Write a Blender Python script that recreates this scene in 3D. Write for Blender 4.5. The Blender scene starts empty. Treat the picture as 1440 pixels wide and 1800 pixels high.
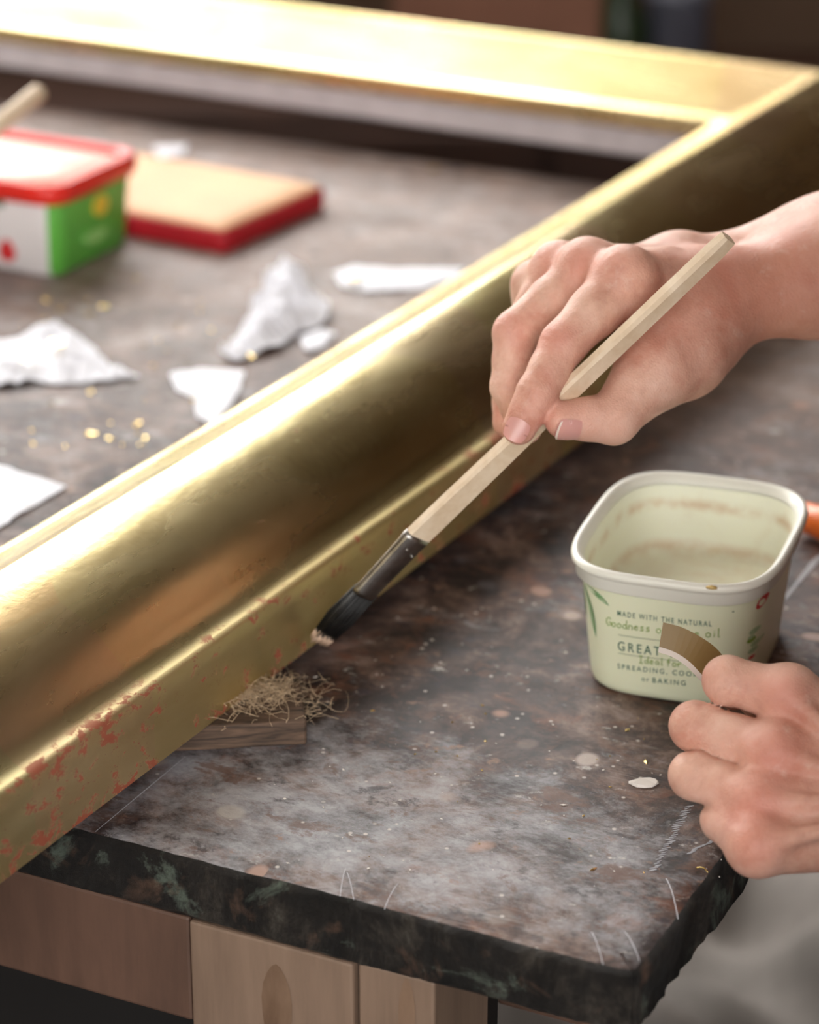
import bpy, bmesh, math, random
import numpy as np
from mathutils import Vector, Matrix
random.seed(4); np.random.seed(4)
R = math.radians
Z0 = 0.88                      # height of the workbench top above the floor
CAMH = 0.54                    # camera above the bench top
PITCH = 23.1

# ---------------------------------------------------------------- camera, light, exposure
C = bpy.context.scene.collection
cam_d = bpy.data.cameras.new('camera'); cam = bpy.data.objects.new('camera', cam_d); C.objects.link(cam)
cam.location = (0, 0, Z0 + CAMH); cam.rotation_euler = (R(90 - PITCH), 0, 0)
cam_d.sensor_fit = 'HORIZONTAL'; cam_d.sensor_width = 15.0; cam_d.lens = 50.0; cam_d.clip_start = 0.05
cam_d.dof.use_dof = True; cam_d.dof.focus_distance = 1.09; cam_d.dof.aperture_fstop = 3.4
bpy.context.scene.camera = cam
w = bpy.data.worlds.new('daylight'); bpy.context.scene.world = w; w.use_nodes = True
w.node_tree.nodes['Background'].inputs[0].default_value = (1, .97, .93, 1)
w.node_tree.nodes['Background'].inputs[1].default_value = 0.6
vs = bpy.context.scene.view_settings
vs.view_transform = 'Standard'; vs.look = 'None'; vs.gamma = 1; vs.use_curve_mapping = False; vs.exposure = 0.0
WINDOW_GLOW = 14.0
FRONT_GLOW = 7.0
LAMP_GLOW = 4.6

# ---------------------------------------------------------------- geometry of the view, used once to place things
TH = R(PITCH)
def P(px, py, t):              # point at distance t along the optical axis
    x = (px - 720) / 4800 * t; y = (900 - py) / 4800 * t
    return np.array([x, math.cos(TH) * t + math.sin(TH) * y, Z0 + CAMH - math.sin(TH) * t + math.cos(TH) * y])
def G(px, py, z=0.0):          # point on the horizontal plane z above the bench top
    y = (900 - py) / 4800
    t = (z - CAMH) / (-math.sin(TH) + math.cos(TH) * y)
    return P(px, py, t)

# ---------------------------------------------------------------- helpers
def lin(c):
    return tuple(((v / 255) / 12.92 if v / 255 <= .04045 else ((v / 255 + .055) / 1.055) ** 2.4) for v in c) + (1,)
def tag(o, label=None, cat=None, group=None, kind=None):
    if label: o['label'] = label
    if cat: o['category'] = cat
    if group: o['group'] = group
    if kind: o['kind'] = kind
    return o
def mesh_obj(name, verts, faces, mats, parent=None, smooth=True, fm=None):
    me = bpy.data.meshes.new(name)
    me.from_pydata([tuple(map(float, v)) for v in verts], [], [tuple(int(i) for i in f) for f in faces])
    if not isinstance(mats, (list, tuple)): mats = [mats]
    for m in mats: me.materials.append(m)
    if fm is not None: me.polygons.foreach_set('material_index', fm)
    if smooth: me.polygons.foreach_set('use_smooth', [True] * len(me.polygons))
    me.update()
    o = bpy.data.objects.new(name, me); C.objects.link(o)
    if parent: o.parent = parent
    return o
def bm_obj(name, bm, mats, parent=None, smooth=False):
    me = bpy.data.meshes.new(name); bm.to_mesh(me); bm.free()
    if not isinstance(mats, (list, tuple)): mats = [mats]
    for m in mats: me.materials.append(m)
    if smooth: me.polygons.foreach_set('use_smooth', [True] * len(me.polygons))
    o = bpy.data.objects.new(name, me); C.objects.link(o)
    if parent: o.parent = parent
    return o
def empty(name, loc=(0, 0, 0), rz=0):
    o = bpy.data.objects.new(name, None); C.objects.link(o); o.location = loc; o.rotation_euler = (0, 0, rz); return o
def box_bm(x0, x1, y0, y1, z0, z1, bev=0.0, seg=2, bm=None):
    b = bmesh.new()
    r = bmesh.ops.create_cube(b, size=1)
    for v in b.verts:
        v.co = Vector((x0 if v.co.x < 0 else x1, y0 if v.co.y < 0 else y1, z0 if v.co.z < 0 else z1))
    if bev: bmesh.ops.bevel(b, geom=b.edges[:], offset=bev, segments=seg, affect='EDGES', profile=.5)
    if bm is None: return b
    me = bpy.data.meshes.new('t'); b.to_mesh(me); b.free(); bm.from_mesh(me); bpy.data.meshes.remove(me); return bm
def box(name, x0, x1, y0, y1, z0, z1, m, parent=None, bev=0.0):
    return bm_obj(name, box_bm(x0, x1, y0, y1, z0, z1, bev), m, parent)
def tube(pts, radii, n=8, cap=True):
    pts = [np.array(p, float) for p in pts]; V = []; F = []
    if not hasattr(radii, '__len__'): radii = [radii] * len(pts)
    t0 = pts[1] - pts[0]; t0 /= np.linalg.norm(t0)
    up = np.array([0, 0, 1.]) if abs(t0[2]) < .9 else np.array([1., 0, 0])
    a = np.cross(t0, up); a /= np.linalg.norm(a)
    for i, p in enumerate(pts):
        t = pts[min(i + 1, len(pts) - 1)] - pts[max(i - 1, 0)]; t = t / (np.linalg.norm(t) + 1e-12)
        a = a - t * np.dot(a, t); a /= np.linalg.norm(a); b = np.cross(t, a)
        for k in range(n):
            q = 2 * math.pi * k / n
            V.append(p + radii[i] * (math.cos(q) * a + math.sin(q) * b))
    for i in range(len(pts) - 1):
        for k in range(n):
            F.append((i * n + k, i * n + (k + 1) % n, (i + 1) * n + (k + 1) % n, (i + 1) * n + k))
    if cap: F.append(tuple(range(n - 1, -1, -1))); F.append(tuple((len(pts) - 1) * n + k for k in range(n)))
    return V, F
def loft(rings, cap0=True, cap1=True, closed=True):
    n = len(rings[0]); V = [p for r in rings for p in r]; F = []
    for i in range(len(rings) - 1):
        for k in range(n if closed else n - 1):
            F.append((i * n + k, i * n + (k + 1) % n, (i + 1) * n + (k + 1) % n, (i + 1) * n + k))
    if cap0: F.append(tuple(range(n - 1, -1, -1)))
    if cap1: F.append(tuple((len(rings) - 1) * n + k for k in range(n)))
    return V, F
def merge(parts):
    V = []; F = []
    for v, f in parts:
        o = len(V); V += list(v); F += [tuple(i + o for i in q) for q in f]
    return V, F

# ---------------------------------------------------------------- node materials
class NT:
    def __init__(s, name):
        s.m = bpy.data.materials.new(name); s.m.use_nodes = True; s.t = s.m.node_tree; s.n = s.t.nodes
        s.b = s.n['Principled BSDF']; s.tc = s.n.new('ShaderNodeTexCoord'); s.co = s.tc.outputs['Object']
    def link(s, a, b): s.t.links.new(a, b)
    def put(s, inp, v):
        if hasattr(v, 'is_output') or isinstance(v, bpy.types.NodeSocket): s.link(v, inp)
        else: inp.default_value = v
    def mapping(s, scale=(1, 1, 1), rot=(0, 0, 0), loc=(0, 0, 0), src=None):
        n = s.n.new('ShaderNodeMapping'); s.link(src or s.co, n.inputs[0])
        n.inputs['Scale'].default_value = scale; n.inputs['Rotation'].default_value = rot; n.inputs['Location'].default_value = loc
        return n.outputs[0]
    def noise(s, scale, detail=6, rough=.6, dist=0, co=None, out='Fac'):
        n = s.n.new('ShaderNodeTexNoise'); s.link(co or s.co, n.inputs['Vector'])
        n.inputs['Scale'].default_value = scale; n.inputs['Detail'].default_value = detail
        n.inputs['Roughness'].default_value = rough; n.inputs['Distortion'].default_value = dist
        return n.outputs[out]
    def voro(s, scale, co=None, feat='F1', out='Distance', rnd=1):
        n = s.n.new('ShaderNodeTexVoronoi'); n.feature = feat; s.link(co or s.co, n.inputs['Vector'])
        n.inputs['Scale'].default_value = scale; n.inputs['Randomness'].default_value = rnd
        return n.outputs[out]
    def ramp(s, v, stops, interp='LINEAR'):
        n = s.n.new('ShaderNodeValToRGB'); s.link(v, n.inputs[0]); e = n.color_ramp.elements; n.color_ramp.interpolation = interp
        while len(e) < len(stops): e.new(.5)
        for i, (p, c) in enumerate(stops):
            e[i].position = p; e[i].color = c if hasattr(c, '__len__') else (c, c, c, 1)
        return n.outputs[0]
    def mix(s, f, a, b, mode='MIX'):
        n = s.n.new('ShaderNodeMix'); n.data_type = 'RGBA'; n.blend_type = mode
        s.put(n.inputs[0], f); s.put(n.inputs[6], a); s.put(n.inputs[7], b); return n.outputs[2]
    def math(s, op, a, b=0.0, clamp=False):
        n = s.n.new('ShaderNodeMath'); n.operation = op; n.use_clamp = clamp
        s.put(n.inputs[0], a); s.put(n.inputs[1], b); return n.outputs[0]
    def sep(s, co=None):
        n = s.n.new('ShaderNodeSeparateXYZ'); s.link(co or s.co, n.inputs[0]); return n.outputs
    def bump(s, h, strength=.3, dist=.001):
        n = s.n.new('ShaderNodeBump'); s.link(h, n.inputs['Height']); n.inputs['Strength'].default_value = strength
        n.inputs['Distance'].default_value = dist; s.link(n.outputs[0], s.b.inputs['Normal'])
    def set(s, col=None, rough=None, metal=None, spec=None, **k):
        if col is not None: s.put(s.b.inputs['Base Color'], col)
        if rough is not None: s.put(s.b.inputs['Roughness'], rough)
        if metal is not None: s.put(s.b.inputs['Metallic'], metal)
        if spec is not None: s.put(s.b.inputs['Specular IOR Level'], spec)
        for kk, v in k.items(): s.put(s.b.inputs[kk], v)
        return s.m
def plain(name, col, rough=.5, metal=0, var=.12, scale=30, bump=0, spec=.5):
    n = NT(name); c = lin(col) if max(col) > 1 else col + (1,)
    f = n.noise(scale, 5)
    lo = tuple(v * (1 - var) for v in c[:3]) + (1,); hi = tuple(min(1, v * (1 + var)) for v in c[:3]) + (1,)
    if bump: n.bump(f, bump, .001)
    return n.set(n.ramp(f, [(.3, lo), (.7, hi)]), rough, metal, spec)

# ---- worn bench top
def m_benchtop():
    n = NT('worn painted bench top')
    co = n.co
    warp = n.noise(9, 3, .5, out='Color')
    m1 = n.mix(.02, co, warp, 'LINEAR_LIGHT')
    a = n.noise(19, 12, .74, .25, co=m1)
    base = n.ramp(a, [(.34, lin((26, 22, 25))), (.45, lin((48, 38, 38))), (.52, lin((82, 65, 60))), (.58, lin((118, 98, 90))), (.70, lin((150, 138, 134)))])
    r = n.noise(26, 9, .72, .2, co=n.mapping(loc=(3, 1, 0)))
    base = n.mix(n.ramp(r, [(.56, 0.0), (.66, .75)]), base, lin((122, 78, 58)))
    r2 = n.noise(32, 9, .75, .2, co=n.mapping(loc=(8, 4, 2)))
    base = n.mix(n.ramp(r2, [(.57, 0.0), (.70, .85)]), base, lin((40, 42, 58)))
    # chalk and plaster dust, wiped into streaks, plus window sheen painted in as one broad whitish patch
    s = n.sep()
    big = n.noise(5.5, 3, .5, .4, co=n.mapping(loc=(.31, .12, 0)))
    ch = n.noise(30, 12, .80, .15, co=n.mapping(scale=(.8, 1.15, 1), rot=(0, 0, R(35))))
    # distance of a point from the dust and painted sheen patch (bench coordinates)
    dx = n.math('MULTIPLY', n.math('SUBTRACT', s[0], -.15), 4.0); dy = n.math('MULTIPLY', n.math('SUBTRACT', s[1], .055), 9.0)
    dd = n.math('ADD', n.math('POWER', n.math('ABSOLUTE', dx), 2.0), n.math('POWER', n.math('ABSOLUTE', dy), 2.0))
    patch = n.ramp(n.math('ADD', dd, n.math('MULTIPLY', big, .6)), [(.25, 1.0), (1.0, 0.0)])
    far = n.ramp(n.math('SUBTRACT', s[1], n.math('MULTIPLY', s[0], .0)), [(.35, 0.0), (.62, 1.0)])  # mask of the far half, where window sheen is painted in
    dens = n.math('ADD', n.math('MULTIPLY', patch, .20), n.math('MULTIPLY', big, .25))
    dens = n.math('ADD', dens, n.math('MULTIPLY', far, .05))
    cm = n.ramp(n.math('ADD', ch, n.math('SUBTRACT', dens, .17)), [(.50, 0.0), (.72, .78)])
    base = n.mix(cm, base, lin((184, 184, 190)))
    for sc, lo_, loc_, cc in ((44, .55, (7, 3, 1), (104, 74, 60)), (38, .57, (2, 9, 4), (44, 38, 44)), (62, .60, (1, 6, 8), (150, 116, 98)), (75, .61, (5, 5, 2), (196, 192, 188))):
        stn = n.noise(sc, 10, .74, .3, co=n.mapping(loc=loc_, scale=(.8, 1.2, 1)))
        base = n.mix(n.ramp(stn, [(lo_, 0.0), (lo_ + .06, .72)]), base, lin(cc))
    base = n.mix(n.math('MULTIPLY', far, .40), base, lin((176, 156, 148)))  # window sheen put into the colour as a pale pinkish tint
    # paint spots
    v = n.voro(38, co=n.mix(.02, co, warp, 'LINEAR_LIGHT'))
    vc = n.voro(38, co=n.mix(.02, co, warp, 'LINEAR_LIGHT'), out='Color')
    pick = n.sep(vc)
    spot = n.math('MULTIPLY', n.ramp(v, [(.16, 1.0), (.24, 0.0)]), n.ramp(pick[0], [(.72, 0.0), (.76, .8)]))
    base = n.mix(spot, base, n.ramp(pick[1], [(.2, lin((178, 140, 124))), (.5, lin((190, 184, 178))), (.8, lin((56, 50, 62)))]))
    v2 = n.voro(150); v2c = n.sep(n.voro(150, out='Color'))
    fl = n.math('MULTIPLY', n.ramp(v2, [(.10, 1.0), (.17, 0.0)]), n.ramp(v2c[0], [(.78, 0.0), (.82, .8)]))
    base = n.mix(fl, base, lin((214, 206, 200)))
    # knife scratches
    for ang, sc in ((R(20), 1.0), (R(-48), .8)):
        q = n.noise(60, 2, .4, co=n.mapping(scale=(.06 * sc, 3.2, 1), rot=(0, 0, ang)))
        gate = n.ramp(n.noise(7, 2, co=n.mapping(loc=(ang, 1, 0))), [(.56, 0.0), (.68, .35)])
        base = n.mix(n.math('MULTIPLY', n.ramp(q, [(.494, 0.0), (.5, 1.0), (.506, 0.0)]), gate), base, lin((200, 196, 196)))
    rough = n.ramp(n.noise(20, 6, .7), [(.3, .42), (.7, .66)])
    n.bump(n.math('ADD', a, n.math('MULTIPLY', ch, .6)), .6, .0014)
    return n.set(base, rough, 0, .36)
def m_benchedge():
    n = NT('crusted dark bench edge')
    a = n.noise(26, 12, .78, .3, co=n.mapping(scale=(1, 1, .7)))
    base = n.ramp(a, [(.42, lin((12, 11, 11))), (.52, lin((28, 24, 22))), (.60, lin((62, 56, 50))), (.74, lin((112, 112, 102)))])
    g = n.noise(30, 6, .7, .5, co=n.mapping(loc=(2, 5, 1)))
    base = n.mix(n.ramp(g, [(.565, 0.0), (.66, .75)]), base, lin((112, 124, 112)))
    g2 = n.noise(36, 6, .6, .5, co=n.mapping(loc=(6, 5, 4)))
    base = n.mix(n.ramp(g2, [(.58, 0.0), (.68, .6)]), base, lin((112, 84, 68)))
    n.bump(a, 1.0, .005)
    return n.set(base, .55)
def m_gold():
    n = NT('burnished gold leaf')
    a = n.noise(26, 6, .6, .4, co=n.mapping(scale=(.35, 1, 1)))
    col = n.ramp(a, [(.3, (.66, .52, .25, 1)), (.7, (.82, .69, .40, 1))])
    leaf = n.voro(13, rnd=.35, out='Color', co=n.mapping(scale=(1, 1, .2)))
    col = n.mix(.10, col, n.mix(1.0, (.80, .61, .27, 1), leaf, 'MULTIPLY'))
    streak = n.noise(120, 3, .6, co=n.mapping(scale=(.05, 1, 1)))
    rough = n.math('ADD', n.ramp(a, [(.3, .20), (.7, .28)]), n.math('MULTIPLY', streak, .05))
    # bole: on the outer side face the leaf is broken and the red ground shows
    s = n.sep()
    face = n.ramp(s[1], [(.0035, 1.0), (.006, 0.0)])
    c1 = n.noise(85, 9, .76, .3, co=n.mapping(scale=(.8, 1, 1.2), rot=(0, R(-22), 0)))
    c2 = n.noise(11, 3, .6, co=n.mapping(loc=(1.3, 0, 0)))
    # more breaks along the foot and the top arris
    zed = n.math('ABSOLUTE', n.math('SUBTRACT', s[2], .0175))
    br = n.math('ADD', n.math('ADD', n.math('MULTIPLY', c1, 1.0), n.math('MULTIPLY', c2, .22)), n.math('MULTIPLY', zed, 2.6))
    mask = n.math('MULTIPLY', n.ramp(br, [(.690, 0.0), (.72, .95)]), face)
    sp = n.noise(210, 3, .6, co=n.mapping(loc=(4, 2, 0)))
    pin = n.math('MULTIPLY', n.ramp(sp, [(.71, 0.0), (.74, .8)]), n.ramp(c2, [(.4, 0.0), (.55, 1.0)]))
    mask = n.math('MAXIMUM', mask, pin)
    tot = n.mix(mask, col, lin((168, 84, 62)))
    sidetone = n.math('MULTIPLY', face, .26)
    rough = n.mix(mask, rough, (.5, .5, .5, 1))
    rough = n.math('ADD', rough, sidetone)
    metal = n.math('SUBTRACT', 1.0, n.math('MULTIPLY', mask, .85))
    fb = n.math('ADD', n.noise(240, 4, .6), n.math('MULTIPLY', n.noise(30, 3, .5), 2.0))
    n.bump(fb, .12, .0006)
    return n.set(tot, rough, metal)
def m_wood(name, a, b, scale=(1, 1, 1), rough=.6, ring=14, knots=False):
    n = NT(name)
    co = n.mapping(scale=scale)
    g = n.noise(ring, 6, .6, 1.5, co=co)
    fine = n.noise(ring * 9, 4, .6, co=co)
    v = n.math('ADD', g, n.math('MULTIPLY', n.math('SUBTRACT', fine, .5), .35))
    col = n.ramp(v, [(.3, lin(a)), (.7, lin(b))])
    n.bump(fine, .25, .0008)
    return n.set(col, rough)
def m_skin():
    n = NT('skin')
    at = n.n.new('ShaderNodeAttribute'); at.attribute_name = 'tone'
    s = n.n.new('ShaderNodeSeparateColor'); n.link(at.outputs['Color'], s.inputs[0])
    blotch = n.noise(55, 5, .65, .4)
    base = n.ramp(blotch, [(.30, lin((196, 152, 132))), (.52, lin((222, 182, 162))), (.72, lin((232, 200, 182)))])
    red = n.math('MULTIPLY', s.outputs[0], n.ramp(blotch, [(.3, .6), (.7, .95)]), True)
    base = n.mix(red, base, lin((206, 118, 104)))
    base = n.mix(n.math('MULTIPLY', s.outputs[1], .8), base, lin((176, 110, 80)))
    base = n.mix(n.math('MULTIPLY', n.ramp(n.noise(90, 5, .7), [(.6, 0.0), (.75, .35)]), 1.0), base, lin((236, 214, 202)))
    base = n.mix(n.ramp(n.noise(34, 6, .7, .5, co=n.mapping(loc=(5, 2, 9))), [(.47, 0.0), (.66, .45)]), base, lin((188, 112, 92)))
    w1 = n.voro(700, feat='DISTANCE_TO_EDGE'); w2 = n.noise(120, 6, .7, .4)
    n.bump(n.math('ADD', n.math('MULTIPLY', w1, .6), n.math('MULTIPLY', w2, 1.3)), .40, .0012)
    m = n.set(base, n.ramp(w2, [(.3, .42), (.7, .58)]), 0, .4)
    n.b.inputs['Subsurface Weight'].default_value = .16
    n.b.inputs['Subsurface Radius'].default_value = (.009, .0035, .002)
    n.b.inputs['Subsurface Scale'].default_value = .6
    return m

M = {}
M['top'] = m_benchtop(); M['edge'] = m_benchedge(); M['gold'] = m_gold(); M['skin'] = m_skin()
M['gesso'] = plain('white gesso', (206, 200, 204), .7, scale=40)
M['timber'] = m_wood('dull pinkish timber', (74, 54, 44), (108, 80, 66), (1, 1, .25))
M['plank'] = m_wood('pale leg timber', (100, 80, 66), (146, 122, 104), (1, 1, .12))
M['knot'] = m_wood('brown timber knot', (98, 74, 56), (136, 110, 90), (1, 1, .3))
M['beech'] = m_wood('pale raw handle wood', (214, 190, 160), (232, 214, 190), (1, 1, 1), .55, 40)
M['bole'] = plain('dark', (20, 18, 18), .6)
M['ferrule'] = plain('dull steel ferrule', (150, 146, 142), .32, 1, .3, 120, .2)
M['blackhair'] = plain('black bristle', (16, 15, 16), .5, scale=200, bump=.3)
M['palehair'] = plain('dusty bristle tips', (196, 168, 146), .7, scale=150)
M['tub'] = None
n = NT('cream tub plastic'); s_ = n.sep()
st = n.noise(36, 5, .65, .6)
res = n.math('MULTIPLY', n.ramp(st, [(.52, 0.0), (.68, .55)]), n.ramp(s_[2], [(.0, 0.0), (.008, .9)]))
cream = n.mix(.0, lin((228, 231, 202)), lin((226, 228, 196)))
M['tub'] = n.set(cream, .34, 0, .45, **{'Subsurface Weight': .06})
n = NT('stained cream tub inside'); s_ = n.sep()
st = n.noise(30, 6, .7, .8); st2 = n.noise(80, 4, .6)
band = n.math('ABSOLUTE', n.math('SUBTRACT', s_[2], n.math('ADD', .0488, n.math('MULTIPLY', n.math('SUBTRACT', st, .5), .006))))
foot = n.math('ABSOLUTE', n.math('SUBTRACT', s_[2], .0292))
k1 = n.math('MULTIPLY', n.ramp(band, [(.0003, .75), (.0016, 0.0)]), n.ramp(st2, [(.42, 0.15), (.6, 1.0)]))
k2 = n.math('MULTIPLY', n.ramp(foot, [(.0003, .6), (.0013, 0.0)]), n.ramp(st2, [(.38, 0.2), (.6, 1.0)]))
kk = n.math('ADD', n.math('MAXIMUM', k1, k2), n.ramp(st, [(.56, 0.0), (.76, .22)]), True)
M['tubin'] = n.set(n.mix(kk, lin((238, 240, 222)), lin((206, 176, 142))), .4, 0, .45, **{'Subsurface Weight': .3, 'Subsurface Radius': (.02, .02, .015)})
M['rim'] = plain('white tub rim', (232, 232, 222), .3, var=.02, scale=10)
M['ink'] = plain('dark green ink', (62, 104, 84), .5, var=.05)
M['inklight'] = plain('leaf green ink', (128, 160, 60), .5, var=.08)
M['inkleaf'] = plain('printed leaf green', (112, 150, 104), .5, var=.25, scale=90)
M['inkpale'] = plain('printed leaf pale green', (168, 192, 150), .5, var=.2, scale=90)
M['inkred'] = plain('printed red', (200, 40, 44), .45)
M['inkolive'] = plain('printed dark olive', (84, 112, 70), .5, var=.2, scale=90)
M['redlid'] = plain('red plastic', (226, 44, 34), .32)
M['lidpanel'] = plain('pale creamy lid film', (246, 232, 218), .4, var=.06, scale=20)
M['whiteplastic'] = plain('white plastic', (226, 222, 222), .35, var=.02)
M['greenplastic'] = plain('printed green', (96, 176, 70), .4, var=.15, scale=25)
M['darkgreen'] = plain('printed dark green', (36, 90, 44), .4)
M['yellow'] = plain('printed yellow', (226, 196, 60), .4)
M['leather'] = plain('tan cushion leather', (226, 176, 132), .6, var=.10, scale=18, bump=.3)
M['redfelt'] = plain('crimson cushion edge', (176, 14, 32), .6, var=.15)
M['tissue'] = plain('white tissue paper', (236, 238, 248), .75, var=.03, scale=60)
M['flake'] = plain('loose gold leaf', (.86, .66, .28), .25, 1, .1, 50)
M['orange'] = plain('orange plastic', (242, 120, 50), .35)
M['card'] = plain('brown gilded card', (122, 98, 54), .5, .0, .06, 30)
M['cardedge'] = plain('pale card back', (206, 198, 190), .6)
M['block'] = m_wood('weathered wooden block', (34, 28, 24), (124, 98, 80), (.15, 1, 2.2), .8, 90)
M['fibre'] = plain('straw coloured fibre', (204, 180, 150), .8, var=.35, scale=300)
M['chalkbit'] = plain('white plaster', (228, 222, 216), .8)
M['nail'] = None
n = NT('fingernail'); M['nail'] = n.set(lin((222, 158, 148)), .30, 0, .5, **{'Subsurface Weight': .15})
M['nailtip'] = plain('pale nail edge', (232, 214, 202), .35)
M['wall'] = plain('grubby wall paint', (120, 104, 92), .8, scale=5)
M['darkwall'] = plain('dark brown wall', (88, 66, 50), .8, scale=5)
M['ceil'] = plain('white ceiling', (172, 164, 152), .9, scale=5)
M['floor'] = plain('dusty dark floor', (62, 52, 46), .7, scale=12, var=.3)
M['cabinet'] = plain('dark brown cabinet', (58, 34, 24), .6, scale=10, var=.25)
M['cloth'] = plain('grey dust sheet', (150, 142, 136), .9, scale=14, var=.22)
M['cotton'] = plain('navy cotton shirt', (44, 46, 60), .9)
M['denim'] = plain('grey work trousers', (96, 88, 82), .9)
M['apron'] = plain('brown canvas apron', (92, 66, 50), .9)
M['hair'] = plain('grey brown hair', (96, 80, 66), .7)
M['shoe'] = plain('black leather', (26, 24, 24), .5)
M['frame_white'] = plain('white window paint', (225, 225, 220), .5)
M['pinkboard'] = plain('pinkish brown board', (150, 104, 84), .7, scale=8)
M['bottle'] = plain('dark green glass', (44, 62, 36), .3)
M['greypot'] = plain('grey blue tin', (96, 98, 112), .5)
M['greycan'] = plain('grey metal can', (120, 116, 118), .5)
M['bluebox'] = plain('dark blue plastic', (28, 54, 84), .5)
def emit(name, col, st):
    n = NT(name); n.b.inputs['Base Color'].default_value = (0, 0, 0, 1)
    n.b.inputs['Emission Color'].default_value = col; n.b.inputs['Emission Strength'].default_value = st; return n.m
M['sky'] = emit('frosted daylight pane', (1, .985, .96, 1), WINDOW_GLOW)
M['sky2'] = emit('frosted daylight pane front', (1, .985, .96, 1), FRONT_GLOW)
M['tube'] = emit('lit lamp diffuser', (1, .95, .86, 1), LAMP_GLOW)

# ================================================================ the room
H3 = 3.1
X0, X1, Y0, Y1 = -3.2, 2.9, -2.4, 3.6
def struct(name, *a, **k): return tag(box(name, *a, **k), kind='structure')
struct('floor', X0 - .1, X1 + .1, Y0 - .1, Y1 + .1, -.1, 0, M['floor'])
struct('ceiling', X0 - .1, X1 + .1, Y0 - .1, Y1 + .1, H3, H3 + .1, M['ceil'])
struct('wall_left', X0 - .1, X0, Y0, Y1, 0, H3, M['wall'])
struct('wall_right', X1, X1 + .1, Y0, Y1, 0, H3, M['darkwall'])
def window_wall(name, wname, ya, yb, wx0, wx1, wz0, wz1, wallmat, glow, npane):
    bm = box_bm(X0, wx0, ya, yb, 0, H3); box_bm(wx1, X1, ya, yb, 0, H3, bm=bm)
    box_bm(wx0, wx1, ya, yb, 0, wz0, bm=bm); box_bm(wx0, wx1, ya, yb, wz1, H3, bm=bm)
    tag(bm_obj(name, bm, wallmat), kind='structure')
    win = empty(wname, ((wx0 + wx1) / 2, (ya + yb) / 2, wz0)); tag(win, kind='structure')
    hw = (wx1 - wx0) / 2; hh = wz1 - wz0; st = 2 * hw / npane
    for k in range(npane):
        a = -hw + k * st; box('pane', a + .01, a + st - .01, -.005, .005, .02, hh - .02, glow, win)
    for k in range(npane + 1):
        a = -hw + k * st; box('mullion', a - .015, a + .015, -.03, .03, 0, hh, M['frame_white'], win, .003)
    box('window_frame', -hw, hw, -.04, .04, -.03, .02, M['frame_white'], win, .003)
    box('window_frame', -hw, hw, -.04, .04, hh - .02, hh + .03, M['frame_white'], win, .003)
window_wall('wall_back', 'window_1', Y1, Y1 + .1, -2.9, .22, 1.68, 2.95, M['darkwall'], M['sky'], 4)
window_wall('wall_front', 'window_2', Y0 - .1, Y0, -2.2, 1.6, 1.1, 2.8, M['wall'], M['sky2'], 5)
# ceiling light panels
for i, (x, y) in enumerate(((-2.3, 2.5), (-1.15, 2.5))):
    L = empty('ceiling_lamp', (x, y, H3)); tag(L, ['square glowing ceiling lamp nearer the left wall', 'square glowing ceiling lamp further from the left wall'][i], 'lamp', 'ceiling lamps')
    box('housing', -.56, .56, -.56, .56, -.05, 0, M['frame_white'], L, .005)
    box('diffuser', -.53, .53, -.53, .53, -.07, -.05, M['tube'], L, .01)

# ---- dark cabinet and clutter far behind the frame
cab = empty('storage_cabinet', (-.6, 3.25, 0)); tag(cab, 'low dark brown cabinet along the back wall', 'cabinet')
box('carcass', -2.0, 2.6, 0, .33, .05, .56, M['cabinet'], cab, .004)
box('plinth', -1.95, 2.55, .03, .30, 0, .05, M['bole'], cab)
for k in range(5):
    d = box('door', -1.98 + k * .92, -1.98 + k * .92 + .90, -.02, 0, .08, .54, M['cabinet'], cab, .004)
    V, F = tube([(-1.98 + k * .92 + .82, -.03, .30), (-1.98 + k * .92 + .82, -.03, .42)], .008); mesh_obj('handle', V, F, M['ferrule'], d)
tag(box('wooden_board', -.02, .235, 3.30, 3.33, .56, .80, M['pinkboard'], None, .004), 'blurred pinkish brown board leaning upright on the back cabinet', 'board')
def lathe(prof, n=24):
    rings = [[(r * math.cos(2 * math.pi * k / n), r * math.sin(2 * math.pi * k / n), z) for k in range(n)] for r, z in prof]
    return loft(rings)
V, F = lathe([(.03, 0), (.034, .01), (.034, .09), (.016, .125), (.013, .16), (.015, .165)])
o = mesh_obj('glass_bottle', V, F, M['bottle']); o.location = (.262, 3.36, .56); tag(o, 'blurred dark green bottle beside the pinkish board', 'bottle')
V, F = lathe([(.036, 0), (.04, .004), (.04, .115), (.042, .118), (.042, .126), (.0, .126)])
o = mesh_obj('paint_tin', V, F, M['greypot']); o.location = (.335, 3.38, .56); tag(o, 'blurred grey blue tin right of the green bottle', 'tin')
V, F = lathe([(.042, 0), (.046, .004), (.046, .30), (.048, .31), (.044, .32), (.0, .32)])
o = mesh_obj('metal_canister', V, F, M['greycan']); o.location = (.062, 2.86, 0); tag(o, 'tall grey metal canister on the floor beyond the bench', 'can')
bx = empty('storage_crate', (.235, 2.95, 0)); tag(bx, 'dark blue plastic crate on the floor beyond the bench', 'crate')
bm = box_bm(-.1, .1, -.1, .1, 0, .01)
for q in ((-.1, .1, -.1, -.092), (-.1, .1, .092, .1), (-.1, -.092, -.092, .092), (.092, .1, -.092, .092)): box_bm(*q, .01, .28, bm=bm)
bm_obj('crate_wall', bm, M['bluebox'], bx)
bm = bmesh.new()
for q in ((-.108, .108, -.108, -.092), (-.108, .108, .092, .108), (-.108, -.092, -.092, .092), (.092, .108, -.092, .092)): box_bm(*q, .27, .30, .003, bm=bm)
bm_obj('crate_rim', bm, M['bluebox'], bx)

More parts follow.
